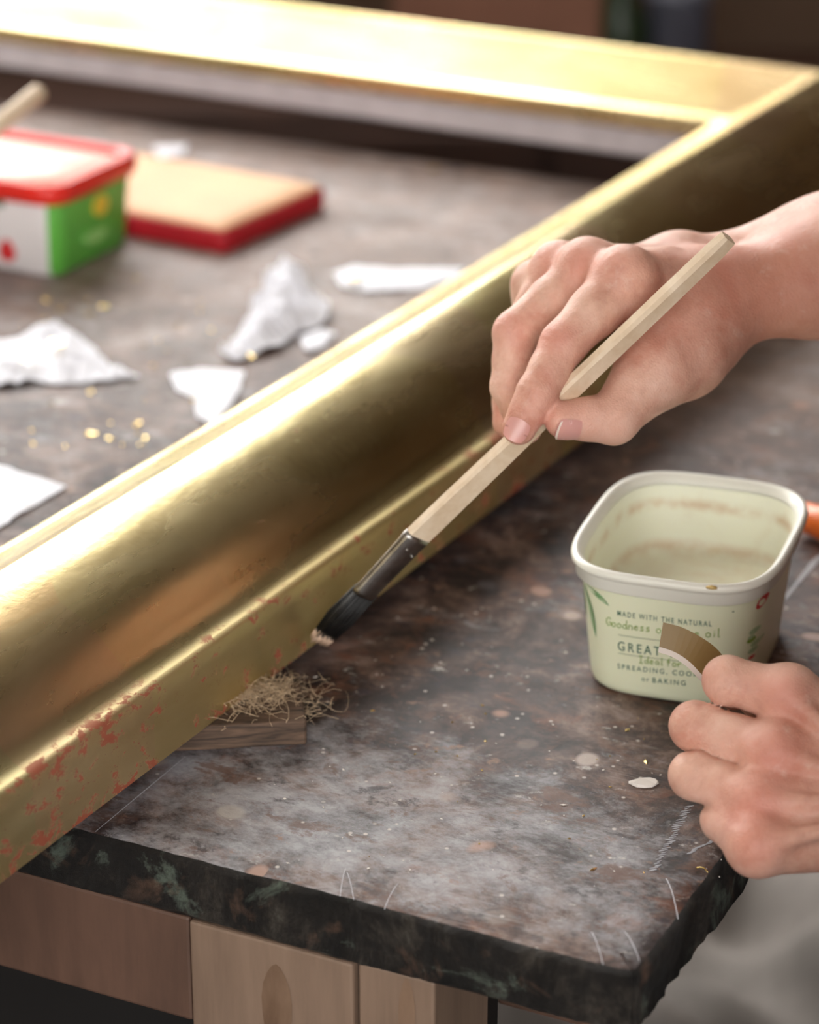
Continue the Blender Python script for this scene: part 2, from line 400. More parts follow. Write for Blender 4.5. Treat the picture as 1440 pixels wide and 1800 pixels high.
# ================================================================ the workbench (its own frame: x along the front edge to the right, y away)
TA = R(-26.1)                                    # direction of the front edge
FC = G(1120, 1716); BENCH = empty('workbench', (FC[0], FC[1], 0), TA)
tag(BENCH, 'old timber workbench with a thick paint-stained and dusty top', 'workbench')
def B(x, y, z=0.0):                              # bench coordinates -> world
    c, s = math.cos(TA), math.sin(TA)
    return np.array([FC[0] + x * c - y * s, FC[1] + x * s + y * c, Z0 + z])
BW, BD, BT = 1.9, .935, .028
def nz(x, s=1.0):
    return math.sin(x * 37.1 * s) * .5 + math.sin(x * 91.7 * s + 1.3) * .3 + math.sin(x * 213 * s + 2.1) * .25 + math.sin(x * 471 * s + .4) * .15
def slab():
    path = []                                    # CCW from above, starting at the front left
    N = 420
    for i in range(N): path.append((-BW + BW * (i / N) ** .62, 0, 0))
    for i in range(120): path.append((0, BD * (i / 120) ** 1.6, 1))
    for i in range(40): path.append((-BW * i / 40, BD, 2))
    for i in range(20): path.append((-BW, BD - BD * i / 20, 3))
    rings = []
    lv = [(0.012, 0.0, 0), (.0022, -.0003, .35), (.0, -.0022, .8), (.0, -.010, .7), (.0006, -.019, .8), (.0, -.0255, .9), (.003, -.028, .4), (.02, -.028, 0)]
    for k, (inn, z, amp) in enumerate(lv):
        ring = []
        for j, (x, y, sd) in enumerate(path):
            q = (x - y) * 1.0
            d = inn + amp * .0015 * (nz(q + k * .013 * (k > 3)) + .9 * (random.random() - .5))
            dz = amp * .0006 * nz(q * 1.7 + 5 + k)
            # rounded plan corner at the near right
            ox, oy = x, y
            if sd == 0: oy = y + d
            elif sd == 1: ox = x - d
            elif sd == 2: oy = y - d
            else: ox = x + d
            rc = .006
            if x > -rc and y < rc and sd in (0, 1):
                cx, cy = -rc, rc; vx, vy = ox - cx, oy - cy; L = max(abs(vx), abs(vy), 1e-6); l2 = math.hypot(vx, vy) + 1e-9
                ox, oy = cx + vx / l2 * L, cy + vy / l2 * L
            if sd == 0 and x > -inn: ox = -inn
            if sd == 1 and y < inn: oy = inn
            if sd == 1 and y > BD - inn: oy = BD - inn
            if sd == 2 and x > -inn: ox = -inn
            ring.append((ox, oy, z + dz))
        rings.append(ring)
    V, F = loft(rings, True, True)
    n = len(path); fm = []
    for i in range(len(rings) - 1): fm += [0 if i < 1 else 1] * n
    F = [tuple(reversed(f)) for f in F]
    fm += [0, 1]
    return V, F, fm
V, F, fm = slab()
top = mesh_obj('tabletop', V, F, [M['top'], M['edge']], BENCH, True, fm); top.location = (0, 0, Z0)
me = top.data
me.polygons[len(me.polygons) - 2].use_smooth = False; me.polygons[len(me.polygons) - 1].use_smooth = False
box('apron_rail', -1.86, -.190, .004, .05, Z0 - .0775, Z0 - .029, M['timber'], BENCH, .0015)
box('apron_rail', -1.86, -.03, BD - .06, BD - .015, Z0 - .10, Z0 - .029, M['timber'], BENCH, .002)
box('shade_panel', -1.86, -.084, .056, .066, .12, Z0 - .029, M['bole'], BENCH)  # added dark board, stands in for the shade below the bench
box('side_rail', -.10, -.055, .10, BD - .06, Z0 - .10, Z0 - .029, M['timber'], BENCH, .002)
l1 = box('leg', -.189, -.1165, .002, .055, 0.0, Z0 - .029, M['plank'], BENCH, .0012)
l2 = box('leg', -.1155, -.083, .0045, .055, 0.0, Z0 - .029, M['plank'], BENCH, .0012)
for (cx, cz, rx, rz, par, yy) in ((-.150, -.062, .0065, .024, l1, .002), (-.0945, -.052, .0035, .022, l2, .0045)):
    V = [(cx, yy - .0006, Z0 + cz)]; Fk = []
    for k in range(20):
        q = 2 * math.pi * k / 20; V.append((cx + rx * math.cos(q) * (1 + .12 * math.sin(3 * q)), yy - .0003, Z0 + cz + rz * math.sin(q)))
    for k in range(20): Fk.append((0, 1 + k, 1 + (k + 1) % 20))
    mesh_obj('wood_knot', V, Fk, M['knot'], par)
for (x, y) in ((-1.80, .03), (-.10, BD - .10), (-1.80, BD - .10)):
    box('leg', x, x + .07, y, y + .06, 0, Z0 - .10 if y > .5 else Z0 - .029, M['plank'], BENCH, .002)

# ================================================================ gilded frame
RA = R(61.5); ru = np.array([math.cos(RA), math.sin(RA)]); rv = np.array([math.sin(RA), -math.cos(RA)])
prof = [(0, .012), (0, .030), (.0002, .0460), (.0012, .0472), (.0055, .0482), (.0090, .0498), (.0130, .0528), (.0180, .0590), (.0240, .0655), (.0310, .0714), (.0390, .0760),
        (.0480, .0796), (.0570, .0822), (.0640, .0836), (.0685, .0842), (.0705, .0842), (.0725, .0832), (.0850, .0763), (.1000, .0678), (.1150, .0590), (.1190, .0568), (.1215, .0566), (.1240, .0562), (.1256, .0548), (.1260, .0530),
        (.1260, .0440), (.1255, .0425), (.1250, .0420), (.1250, .0240), (.100, .0220), (.09, .0120)]
wid = .126
VA, UA, UB, VB = -.5563, .374, 1.818, -1.62
corner = lambda v, u: rv * v + ru * u
FRC = [corner(VA, UA), corner(VA, UB), corner(VB, UB), corner(VB, UA)]
fr = empty('gilded_frame', (FRC[0][0], FRC[0][1], Z0 + .012)); tag(fr, 'large picture frame moulding covered in gold leaf with red ground showing on its side', 'picture frame')
for k in range(4):
    a, b = FRC[k], FRC[(k + 1) % 4]; L = float(np.linalg.norm(b - a)); ang = math.atan2(b[1] - a[1], b[0] - a[0])
    # finer profile
    pf = []
    for i in range(len(prof) - 1):
        for j in range(2): pf.append(tuple(np.array(prof[i]) + (np.array(prof[i + 1]) - np.array(prof[i])) * j / 2))
    pf.append(prof[-1]); pf.append((.03, .012))
    rings = []; N = 90
    for i in range(N + 1):
        f = i / N; ring = []
        for (v, z) in pf:
            u = v + (L - 2 * v) * f
            wob = .00022 * (nz(u * .6 + v * 3, .4)) if 0 < i < N and z > .03 else 0
            ring.append((u, v, z - .012 + wob))
        rings.append(ring)
    V, F = loft(rings)
    np_ = len(pf); fm = []
    F = [tuple(reversed(f)) for f in F]
    for i in range(N):
        for j in range(np_):
            v0, z0 = pf[j]; v1, z1 = pf[(j + 1) % np_]
            fm.append(1 if (v0 > .1245 and z0 < .0426 and z1 < .0426) or (z0 <= .0235 and z1 <= .0235 and v0 > .01) else 0)
    fm += [0, 0]
    o = mesh_obj('rail', V, F, [M['gold'], M['gesso']], fr, True, fm)
    o.location = (a[0] - FRC[0][0], a[1] - FRC[0][1], 0); o.rotation_euler = (0, 0, ang)
    for p in o.data.polygons:
        p.use_smooth = True
    # keep the side arris crisp
    o.data.set_sharp_from_angle(angle=R(50))

# ================================================================ signed distance bodies
class Field:
    def __init__(s, lo, hi, h):
        s.lo = np.array(lo, float); s.h = h
        s.n = (np.ceil((np.array(hi) - s.lo) / h)).astype(int) + 1
        s.F = np.full(s.n, .05, np.float32)
    def sub(s, lo, hi):
        a = np.clip(np.floor((np.array(lo) - s.lo) / s.h).astype(int), 0, s.n - 1); b = np.clip(np.ceil((np.array(hi) - s.lo) / s.h).astype(int) + 1, 1, s.n)
        sl = tuple(slice(a[i], max(b[i], a[i] + 1)) for i in range(3))
        ax = [(s.lo[i] + s.h * np.arange(sl[i].start, sl[i].stop)).astype(np.float32) for i in range(3)]
        X, Y, Z = np.meshgrid(*ax, indexing='ij', sparse=True)
        return sl, X, Y, Z
    def cap(s, a, ra, b, rb, k=.004, sq=None, F=None):
        a = np.array(a, float); b = np.array(b, float); m = max(ra, rb) * (1.0 if sq is None else 1.0) + k + 2 * s.h
        sl, X, Y, Z = s.sub(np.minimum(a, b) - m, np.maximum(a, b) + m)
        F = s.F if F is None else F
        d = b - a; L = float(d @ d) + 1e-12
        px, py, pz = X - a[0], Y - a[1], Z - a[2]
        t = np.clip((px * d[0] + py * d[1] + pz * d[2]) / L, 0, 1)
        ex, ey, ez = px - t * d[0], py - t * d[1], pz - t * d[2]
        if sq is not None:                        # flatten along a unit direction: sq = (dir, factor)
            q, f = sq; dd = ex * q[0] + ey * q[1] + ez * q[2]
            D = np.sqrt(ex * ex + ey * ey + ez * ez + dd * dd * (f * f - 1)) / (1 + 0 * f)
        else: D = np.sqrt(ex * ex + ey * ey + ez * ez)
        D = D - (ra + (rb - ra) * t)
        s.smin(sl, D, k, F)
    def smin(s, sl, D, k, F=None):
        F = s.F if F is None else F
        A = F[sl]; h = np.maximum(k - np.abs(A - D), 0) / k
        F[sl] = np.minimum(A, D) - h * h * k * .25
    def groove(s, p, u, amp, wl, ext, rad):       # skin folds across direction u near p
        sl, X, Y, Z = s.sub(np.array(p) - .016, np.array(p) + .016)
        px, py, pz = X - p[0], Y - p[1], Z - p[2]
        q = px * u[0] + py * u[1] + pz * u[2]; r2 = px * px + py * py + pz * pz
        s.F[sl] += amp * np.cos(2 * np.pi * q / wl + .8) * np.exp(-(q / ext) ** 2) * np.exp(-r2 / rad ** 2)
def nets(fd):
    F = fd.F; S = F < 0; n = F.shape
    c = [(i, j, k) for i in (0, 1) for j in (0, 1) for k in (0, 1)]
    cnt = np.zeros((n[0] - 1, n[1] - 1, n[2] - 1), np.int8)
    for (i, j, k) in c: cnt += S[i:n[0] - 1 + i, j:n[1] - 1 + j, k:n[2] - 1 + k]
    act = (cnt > 0) & (cnt < 8); idx = np.argwhere(act)
    ids = np.full(act.shape, -1, np.int32); ids[tuple(idx.T)] = np.arange(len(idx))
    vals = {q: F[idx[:, 0] + q[0], idx[:, 1] + q[1], idx[:, 2] + q[2]] for q in c}
    acc = np.zeros((len(idx), 3)); w = np.zeros(len(idx))
    for q in c:
        for ax in range(3):
            if q[ax] == 0:
                r = list(q); r[ax] = 1; r = tuple(r)
                v0, v1 = vals[q], vals[r]; m = (v0 < 0) != (v1 < 0)
                t = np.where(m, v0 / np.where(m, v0 - v1, 1), 0)
                pt = np.tile(np.array(q, float), (len(idx), 1)); pt[:, ax] += t
                acc += pt * m[:, None]; w += m
    V = fd.lo + (idx + acc / w[:, None]) * fd.h
    faces = []
    for ax in range(3):
        o = [x for x in range(3) if x != ax]
        sl0 = [slice(1, -1)] * 3; sl1 = [slice(1, -1)] * 3
        sl0[ax] = slice(0, n[ax] - 1); sl1[ax] = slice(1, n[ax])
        a = S[tuple(sl0)]; b = S[tuple(sl1)]
        e = np.argwhere(a != b); off = np.ones(3, int); off[ax] = 0; e2 = e + off
        fl = a[tuple(e.T)]
        d1 = np.zeros(3, int); d1[o[0]] = 1; d2 = np.zeros(3, int); d2[o[1]] = 1
        g = lambda q: ids[tuple(q.T)]
        A_, B_, C_, D_ = g(e2 - d1 - d2), g(e2 - d2), g(e2), g(e2 - d1)
        quad = np.stack([A_, B_, C_, D_], 1)
        if ax == 1: fl = ~fl
        quad[~fl] = quad[~fl][:, ::-1]
        faces.append(quad)
    Q = np.concatenate(faces); Q = Q[(Q >= 0).all(1)]
    return V, Q
def relax(V, Q, it=2, f=.5):
    for _ in range(it):
        S = np.zeros_like(V); Wt = np.zeros(len(V))
        for a, b in ((0, 1), (1, 2), (2, 3), (3, 0)):
            np.add.at(S, Q[:, a], V[Q[:, b]]); np.add.at(Wt, Q[:, a], 1)
            np.add.at(S, Q[:, b], V[Q[:, a]]); np.add.at(Wt, Q[:, b], 1)
        V = V + f * (S / np.maximum(Wt, 1)[:, None] - V)
    return V
def fast_mesh(name, V, Q, mat):
    me = bpy.data.meshes.new(name); me.vertices.add(len(V)); me.vertices.foreach_set('co', V.astype(np.float32).ravel())
    me.loops.add(Q.size); me.loops.foreach_set('vertex_index', Q.astype(np.int32).ravel())
    me.polygons.add(len(Q)); me.polygons.foreach_set('loop_start', np.arange(0, Q.size, 4, dtype=np.int32))
    me.polygons.foreach_set('use_smooth', np.ones(len(Q), bool))
    me.materials.append(mat); me.update(); me.validate(); return me
unit = lambda v: np.array(v, float) / (np.linalg.norm(v) + 1e-12)
CAMP = np.array([0, 0, Z0 + CAMH])
tone_pts = []; brown_pts = []

def build_hand(fd, fingers, palm, extra, sc, groove=True):
    for (a, ra, b, rb, k) in palm: fd.cap(a, ra * sc, b, rb * sc, k)
    for fi in fingers:
        pts = fi['p']; rs = [r * sc for r in fi['r']]
        lo = np.min(pts, 0) - .022; hi = np.max(pts, 0) + .022
        sl, X, Y, Z = fd.sub(lo, hi)
        tmp = np.full(fd.F[sl].shape, .05, np.float32)
        sf = Field.__new__(Field); sf.h = fd.h; sf.lo = fd.lo + fd.h * np.array([q.start for q in sl]); sf.n = np.array(tmp.shape); sf.F = tmp
        for i in range(len(pts) - 1):
            a, b = pts[i], pts[i + 1]; ra, rb = rs[i], rs[i + 1]
            mid = a * .5 + b * .5; rm = (ra + rb) / 2 * fi.get('waist', .95)     # waist between joints
            sf.cap(a, ra, mid, rm, .003); sf.cap(mid, rm, b, rb, .003)
        d = sf.F
        w0 = (X - pts[0][0]) ** 2 + (Y - pts[0][1]) ** 2 + (Z - pts[0][2]) ** 2
        k = .0008 + fi.get('wk', .011) * np.exp(-w0 / fi.get('web', .020) ** 2)
        A = fd.F[sl]; h = np.maximum(k - np.abs(A - d), 0) / k
        fd.F[sl] = np.minimum(A, d) - h * h * k * .25
    for (a, ra, b, rb, k) in extra: fd.cap(a, ra, b, rb, k)
    if groove:
        for fi in fingers:
            pts = fi['p']
            for j in (1, 2):
                if j < len(pts) - 1 and fi.get('dors') is not None:
                    u = unit(unit(pts[j + 1] - pts[j]) + unit(pts[j] - pts[j - 1])); q = pts[j] + fi['dors'] * fi['r'][j] * sc
                    fd.groove(q, u, .00042, .0030, .0055, .0075)

# ---------------- right hand (holds the brush)
dt = .028; SR = 1.03
Q = lambda x, y, t: P(x, y, t + dt)
toc = unit(CAMP - Q(1040, 600, 1.13))
camup = np.array([0, math.sin(TH), math.cos(TH)]); camr = np.array([1., 0, 0])
dR = unit(toc * .75 - camr * .5 + camup * .4)
idx_r = dict(p=[Q(1098, 493, 1.120), Q(990, 605, 1.105), Q(944, 691, 1.100), Q(913, 752, 1.101)], r=[.0128, .0092, .0080, .0070], dors=dR, web=.019)
mid_r = dict(p=[Q(1034, 474, 1.137), Q(906, 585, 1.127), Q(896, 680, 1.126), Q(925, 752, 1.134)], r=[.0118, .0090, .0077, .0068], dors=dR, web=.019)
rin_r = dict(p=[Q(984, 476, 1.155), Q(917, 578, 1.152), Q(897, 668, 1.150), Q(893, 742, 1.150)], r=[.0108, .0083, .0073, .0066], dors=dR)
pin_r = dict(p=[Q(944, 502, 1.170), Q(930, 590, 1.172), Q(926, 660, 1.168), Q(924, 712, 1.163)], r=[.0096, .0073, .0065, .006], dors=None)
thu_r = dict(p=[Q(1150, 652, 1.118), Q(1078, 735, 1.108), Q(990, 738, 1.101)], r=[.0145, .0105, .0076], dors=None, web=.03)
car = Q(1218, 512, 1.160)
palm_r = [
    (idx_r['p'][0], .0122, Q(1225, 510, 1.150), .016, .010), (mid_r['p'][0], .0112, Q(1215, 495, 1.165), .015, .010),
    (rin_r['p'][0], .0104, Q(1205, 490, 1.180), .015, .010), (pin_r['p'][0], .0094, Q(1195, 500, 1.190), .015, .010),
    (Q(1218, 575, 1.140), .020, Q(1150, 652, 1.118), .0143, .012), (Q(1180, 560, 1.150), .016, Q(1130, 560, 1.145), .011, .014),
    (Q(1240, 530, 1.150), .019, Q(1200, 620, 1.130), .019, .012),
    (Q(1190, 494, 1.180), .0172, Q(1320, 480, 1.180), .0172, .012), (Q(1320, 480, 1.180), .0172, Q(1440, 446, 1.175), .0205, .012),
    (Q(1225, 560, 1.145), .0195, Q(1300, 520, 1.150), .0165, .012), (Q(1300, 520, 1.150), .0165, Q(1440, 494, 1.155), .0200, .012)]
EL = np.array([.375, 1.13, Z0 + .25])
palm_r += [(Q(1440, 446, 1.175), .0205, EL + camup * .008, .040, .02), (Q(1440, 494, 1.155), .0200, EL - camup * .008, .040, .02)]
extra_r = [(Q(1192, 448, 1.172), .0075, Q(1205, 458, 1.172), .0065, .012),
           (Q(1098, 486, 1.117), .0124, Q(1102, 490, 1.117), .0118, .005), (Q(1030, 468, 1.134), .0112, Q(1036, 472, 1.134), .011, .005), (Q(982, 471, 1.152), .0102, Q(984, 474, 1.152), .010, .005)]
for f_, r_ in ((idx_r, 1), (mid_r, 1)):             # dorsal tendons
    a = f_['p'][0] + dR * .0085; extra_r.append((a, .0036, Q(1200, 478, 1.150) + dR * .013, .003, .006))
fd = Field(np.min([f['p'][i] for f in (idx_r, mid_r, rin_r, pin_r, thu_r) for i in range(len(f['p']))], 0) - .02, EL + np.array([.05, .05, .05]), .00105)
lo_ = np.array([fd.lo[0], min(fd.lo[1], Q(1100, 700, 1.09)[1] - .03), min(fd.lo[2], Z0 + .045)]); hi_ = np.array([EL[0] + .02, 1.26, Z0 + .31])
fd = Field(lo_, hi_, .00115)
build_hand(fd, [pin_r, rin_r, mid_r, idx_r, thu_r], palm_r, extra_r, SR)
V1, Q1 = nets(fd); V1 = relax(V1, Q1, 2, .4)
for f_, a in ((idx_r, .75), (mid_r, .6), (rin_r, .5)):
    tone_pts += [(f_['p'][0] + dR * .010, .013, a * .8), (f_['p'][1] + dR * .006, .010, a), (f_['p'][2], .010, a * .4), (f_['p'][3], .012, a * .7)]
tone_pts += [(thu_r['p'][2], .014, .5), (thu_r['p'][1], .014, .35), (Q(1260, 480, 1.13), .03, .35), (Q(1440, 470, 1.14), .06, .45), (Q(1180, 600, 1.11), .02, .3)]
brown_pts += [(Q(1110, 600, 1.15), .02, .5), (Q(1340, 500, 1.13), .03, .25), (Q(1080, 660, 1.12), .010, .5), (Q(1440, 540, 1.14), .05, .35)]

# ---------------- left hand (holds the card)
SL = 1.0
dL = unit(CAMP - P(1330, 1330, 1.04)); dLn = unit(dL + camup * .15)
idx_l = dict(p=[P(1386, 1224, 1.050), P(1279, 1196, 1.054), P(1292, 1206, 1.080), P(1300, 1196, 1.100)], r=[.0110, .0093, .0088, .0078], dors=None, web=.013, wk=.006, waist=.90)
mid_l = dict(p=[P(1364, 1322, 1.040), P(1222, 1277, 1.055), P(1236, 1290, 1.080), P(1268, 1296, 1.092)], r=[.0110, .0096, .0088, .0078], dors=None, web=.013, wk=.006, waist=.90)
rin_l = dict(p=[P(1332, 1408, 1.032), P(1219, 1363, 1.045), P(1236, 1370, 1.066), P(1268, 1374, 1.074)], r=[.0106, .0091, .0083, .0075], dors=None, web=.013, wk=.006, waist=.90)
pin_l = dict(p=[P(1332, 1484, 1.022), P(1273, 1440, 1.035), P(1286, 1446, 1.050), P(1306, 1440, 1.055)], r=[.0118, .0086, .0074, .0066], dors=None, web=.013, wk=.006, waist=.90)
thu_l = dict(p=[P(1440, 1290, 1.095), P(1352, 1232, 1.100), P(1290, 1192, 1.098)], r=[.0125, .0100, .0078], dors=None, web=.03)
WL = P(1560, 1405, 1.035); EL2 = np.array([.37, .76, Z0 + .21])
palm_l = [(idx_l['p'][0], .0130, P(1530, 1350, 1.045), .0150, .0045), (mid_l['p'][0], .0132, P(1540, 1385, 1.038), .0150, .0045),
          (rin_l['p'][0], .0126, P(1545, 1420, 1.033), .0145, .0045), (pin_l['p'][0], .0118, P(1545, 1460, 1.030), .0145, .0045),
          (P(1420, 1290, 1.062), .011, P(1520, 1400, 1.05), .015, .010), (P(1400, 1400, 1.052), .011, P(1500, 1430, 1.042), .015, .010),
          (P(1540, 1370, 1.06), .017, P(1440, 1290, 1.09), .013, .014),
          (P(1545, 1370, 1.045), .018, WL + (EL2 - WL) * .35, .022, .016), (P(1550, 1440, 1.035), .017, WL + (EL2 - WL) * .35 - camup * .015, .020, .016),
          (WL + (EL2 - WL) * .35, .022, EL2, .042, .02), (WL + (EL2 - WL) * .35 - camup * .015, .020, EL2 - camup * .005, .040, .02)]
extra_l = []
for f_, e in ((idx_l, P(1540, 1360, 1.02)), (mid_l, P(1545, 1385, 1.017)), (rin_l, P(1548, 1412, 1.013)), (pin_l, P(1548, 1440, 1.010))):
    a = f_['p'][0] + dL * .0112; extra_l.append((a, .0040, a * .35 + e * .65, .0024, .0035))
    extra_l.append((f_['p'][0] + dL * .0045, .0106 * f_['r'][0] / .0112, f_['p'][0] + dL * .0045 + (f_['p'][1] - f_['p'][0]) * .05, .0103 * f_['r'][0] / .0112, .005))
extra_l.append((P(1400, 1385, 1.026) , .0016, P(1540, 1420, 1.016), .0018, .004))
extra_l.append((P(1360, 1452, 1.019) , .0015, P(1540, 1480, 1.012), .0018, .004))
pts_l = np.array([q for f in (idx_l, mid_l, rin_l, pin_l, thu_l) for q in f['p']])
lo_ = np.array([pts_l[:, 0].min() - .016, .66, Z0 + .004]); hi_ = np.array([EL2[0] + .02, 1.03, Z0 + .27])
fd = Field(lo_, hi_, .00115)
build_hand(fd, [pin_l, rin_l, mid_l, idx_l, thu_l], palm_l, extra_l, SL)
for a_, b_, r_ in ((P(1236, 1233, 1.040), P(1320, 1258, 1.030), .0027), (P(1212, 1318, 1.035), P(1290, 1347, 1.022), .0023), (P(1240, 1418, 1.028), P(1300, 1446, 1.014), .0018)):
    m_ = .012; sl, X, Y, Z = fd.sub(np.minimum(a_, b_) - m_, np.maximum(a_, b_) + m_); dv = b_ - a_
    px, py, pz = X - a_[0], Y - a_[1], Z - a_[2]; t = np.clip((px * dv[0] + py * dv[1] + pz * dv[2]) / float(dv @ dv), 0, 1)
    ex, ey, ez = px - t * dv[0], py - t * dv[1], pz - t * dv[2]; dd = ex * dL[0] + ey * dL[1] + ez * dL[2]
    D = np.sqrt(np.maximum(ex * ex + ey * ey + ez * ez - dd * dd * .955, 0)) - (r_ + (.0006 - r_) * t)
    A = fd.F[sl]; kk_ = .0022; hh_ = np.maximum(kk_ - np.abs(A + D), 0) / kk_
    fd.F[sl] = np.maximum(A, -D) + hh_ * hh_ * kk_ * .25
V2, Q2 = nets(fd); V2 = relax(V2, Q2, 2, .4)
for f_, a in ((idx_l, .8), (mid_l, .8), (rin_l, .75), (pin_l, .75)):
    tone_pts += [(f_['p'][0] + dL * .012, .011, a * .75), (f_['p'][1] + dL * .004, .010, a * .3), (f_['p'][0] * .55 + f_['p'][1] * .45 + dL * .008, .009, a * .35)]
tone_pts += [(P(1420, 1450, 1.02), .025, .25), (P(1440, 1300, 1.02), .025, .25), (P(1230, 1180, 1.05), .008, .3)]

# ---------------- rest of the body, coarse
sh_c = B(.175, .14)[:2]                            # centre of the torso in plan
tq = np.array([math.cos(R(63.9)), math.sin(R(63.9)), 0])     # along the bench side, away from the camera
tv = np.array([math.sin(R(63.9)), -math.cos(R(63.9)), 0])    # away from the bench
base = np.array([sh_c[0], sh_c[1], 0]) + tv * .03
def T(u, v, z): return base + tq * u + tv * v + np.array([0, 0, z])
def body_field(h, grow=0, parts='all'):
    f = Field(T(0, 0, 0) + np.array([-.45, -.45, -.02]), T(0, 0, 0) + np.array([.45, .45, 1.85]), h)
    g = grow
    if parts in ('all', 'shirt'):
        f.cap(T(-.07, .02, .98), .125 + g, T(.07, .02, .98), .125 + g, .05)
        f.cap(T(-.08, 0, 1.18), .125 + g, T(.08, 0, 1.18), .125 + g, .08)
        f.cap(T(-.11, -.02, 1.33), .090 + g, T(.11, -.02, 1.33), .090 + g, .08)
        f.cap(T(-.17, -.02, 1.365), .055 + g, T(-.13, -.02, 1.36), .06 + g, .05); f.cap(T(.17, -.02, 1.365), .055 + g, T(.13, -.02, 1.36), .06 + g, .05)
        f.cap(T(.18, -.02, 1.36), .050 + g, EL, .042 + g, .03); f.cap(T(-.18, -.02, 1.36), .050 + g, EL2, .042 + g, .03)
        if parts == 'shirt':
            f.cap(EL, .044 + g, EL + unit(Q(1440, 470, 1.165) - EL) * .03, .042 + g, .01); f.cap(EL2, .046 + g, EL2 + unit(WL - EL2) * .03, .044 + g, .01)
    if parts in ('all', 'legs'):
        f.cap(T(-.06, .02, .95), .125 + g, T(.06, .02, .95), .125 + g, .05)
        for s in (-1, 1):
            f.cap(T(s * .085, .02, .90), .088 + g, T(s * .10, .0, .50), .060 + g, .03); f.cap(T(s * .10, 0, .50), .058 + g, T(s * .11, .03, .10), .042 + g, .02)
    if parts == 'all':
        f.cap(T(0, -.03, 1.40), .055, T(0, -.07, 1.53), .052, .03)
        f.cap(T(0, -.10, 1.60), .078, T(0, -.075, 1.66), .088, .03); f.cap(T(0, -.14, 1.56), .045, T(0, -.15, 1.60), .05, .03)
        f.cap(T(0, -.185, 1.60), .010, T(0, -.178, 1.635), .007, .01)
        for s in (-1, 1):
            f.cap(T(s * .085, -.08, 1.60), .012, T(s * .088, -.075, 1.635), .014, .008); f.cap(T(s * .11, .03, .08), .04, T(s * .12, -.10, .03), .03, .03)
    return f
f = body_field(.008); V3, Q3 = nets(f)
VV = np.concatenate([V1, V2, V3]); QQ = np.concatenate([Q1, Q2 + len(V1), Q3 + len(V1) + len(V2)])
person = empty('person', (float(base[0]), float(base[1]), 0))
tag(person, 'person with rolled navy sleeves holding a flat brush and a curved brown card', 'person')
me = fast_mesh('body', VV - np.array([base[0], base[1], 0]), QQ, M['skin'])
tone = np.zeros(len(VV)); brown = np.zeros(len(VV))
for p, s, a in tone_pts: tone += a * np.exp(-((VV - p) ** 2).sum(1) / s ** 2)
for p, s, a in brown_pts: brown += a * np.exp(-((VV - p) ** 2).sum(1) / s ** 2)
col = np.stack([np.clip(tone, 0, 1), np.clip(brown, 0, 1), np.zeros(len(VV)), np.ones(len(VV))], 1).astype(np.float32)
at = me.color_attributes.new('tone', 'FLOAT_COLOR', 'POINT'); at.data.foreach_set('color', col.ravel())
body = bpy.data.objects.new('body', me); C.objects.link(body); body.parent = person
def cloth(name, parts, grow, mat, cut=None):
    f = body_field(.009, grow, parts)
    if cut is not None:
        zz = (f.lo[2] + f.h * np.arange(f.n[2]))[None, None, :]
        f.F = np.maximum(f.F, (cut[0] - zz).astype(np.float32)); f.F = np.maximum(f.F, (zz - cut[1]).astype(np.float32))
    V, Qd = nets(f); me = fast_mesh(name, V - np.array([base[0], base[1], 0]), Qd, mat)
    o = bpy.data.objects.new(name, me); C.objects.link(o); o.parent = person; return o
cloth('shirt', 'shirt', .009, M['cotton'], (.93, 1.42))
cloth('trousers', 'legs', .012, M['denim'], (.06, 1.0))
off = np.array([base[0], base[1], 0])
rings = []
for z, hw2, dp in ((1.28, .09, -.145), (1.15, .13, -.155), (1.0, .17, -.16), (.8, .19, -.15), (.62, .20, -.15)):
    rings.append([T(u * hw2, dp + .05 * u * u, z) - off for u in np.linspace(-1, 1, 13)] + [T(u * hw2, dp + .004 + .05 * u * u, z) - off for u in np.linspace(1, -1, 13)])
V, F = loft(rings); mesh_obj('apron', V, F, M['apron'], person)
f = Field(T(0, -.08, 1.65) - .13, T(0, -.08, 1.65) + .13, .005); f.cap(T(0, -.07, 1.655), .095, T(0, -.05, 1.64), .093, .01)
X, Y, Z = f.sub(f.lo, f.lo + .3)[1:]
fr_ = (X - base[0]) * tv[0] + (Y - base[1]) * tv[1]
f.F = np.maximum(f.F, (-.11 - fr_ - (Z - 1.65) * .6)); f.F = np.maximum(f.F, (1.58 - Z)).astype(np.float32)
V, Qd = nets(f); mh = fast_mesh('hair', V - off, Qd, M['hair']); o = bpy.data.objects.new('hair', mh); C.objects.link(o); o.parent = person
for s in (-1, 1):
    for (eu, nm, mm, rr) in ((.032, 'eye', M['whiteplastic'], .011), ):
        bm = bmesh.new(); bmesh.ops.create_uvsphere(bm, u_segments=12, v_segments=8, radius=rr)
        o = bm_obj(nm, bm, mm, person, True); o.location = T(s * eu, -.168, 1.638) - off
    f = Field(T(s * .11, -.03, .05) - .2, T(s * .11, -.03, .05) + .2, .006); f.cap(T(s * .11, .05, .05), .045, T(s * .125, -.13, .035), .035, .03); f.cap(T(s * .11, .04, .05), .045, T(s * .11, .03, .10), .05, .02)
    zz = (f.lo[2] + f.h * np.arange(f.n[2]))[None, None, :]; f.F = np.maximum(f.F, (.002 - zz).astype(np.float32))
    V, Qd = nets(f); mh = fast_mesh('shoe', V - off, Qd, M['shoe']); o = bpy.data.objects.new('shoe', mh); C.objects.link(o); o.parent = person
V, F = tube([T(-.028, -.182, 1.566) - off, T(0, -.192, 1.564) - off, T(.028, -.182, 1.566) - off], [.003, .006, .003]); mesh_obj('mouth', V, F, M['redfelt'], person)

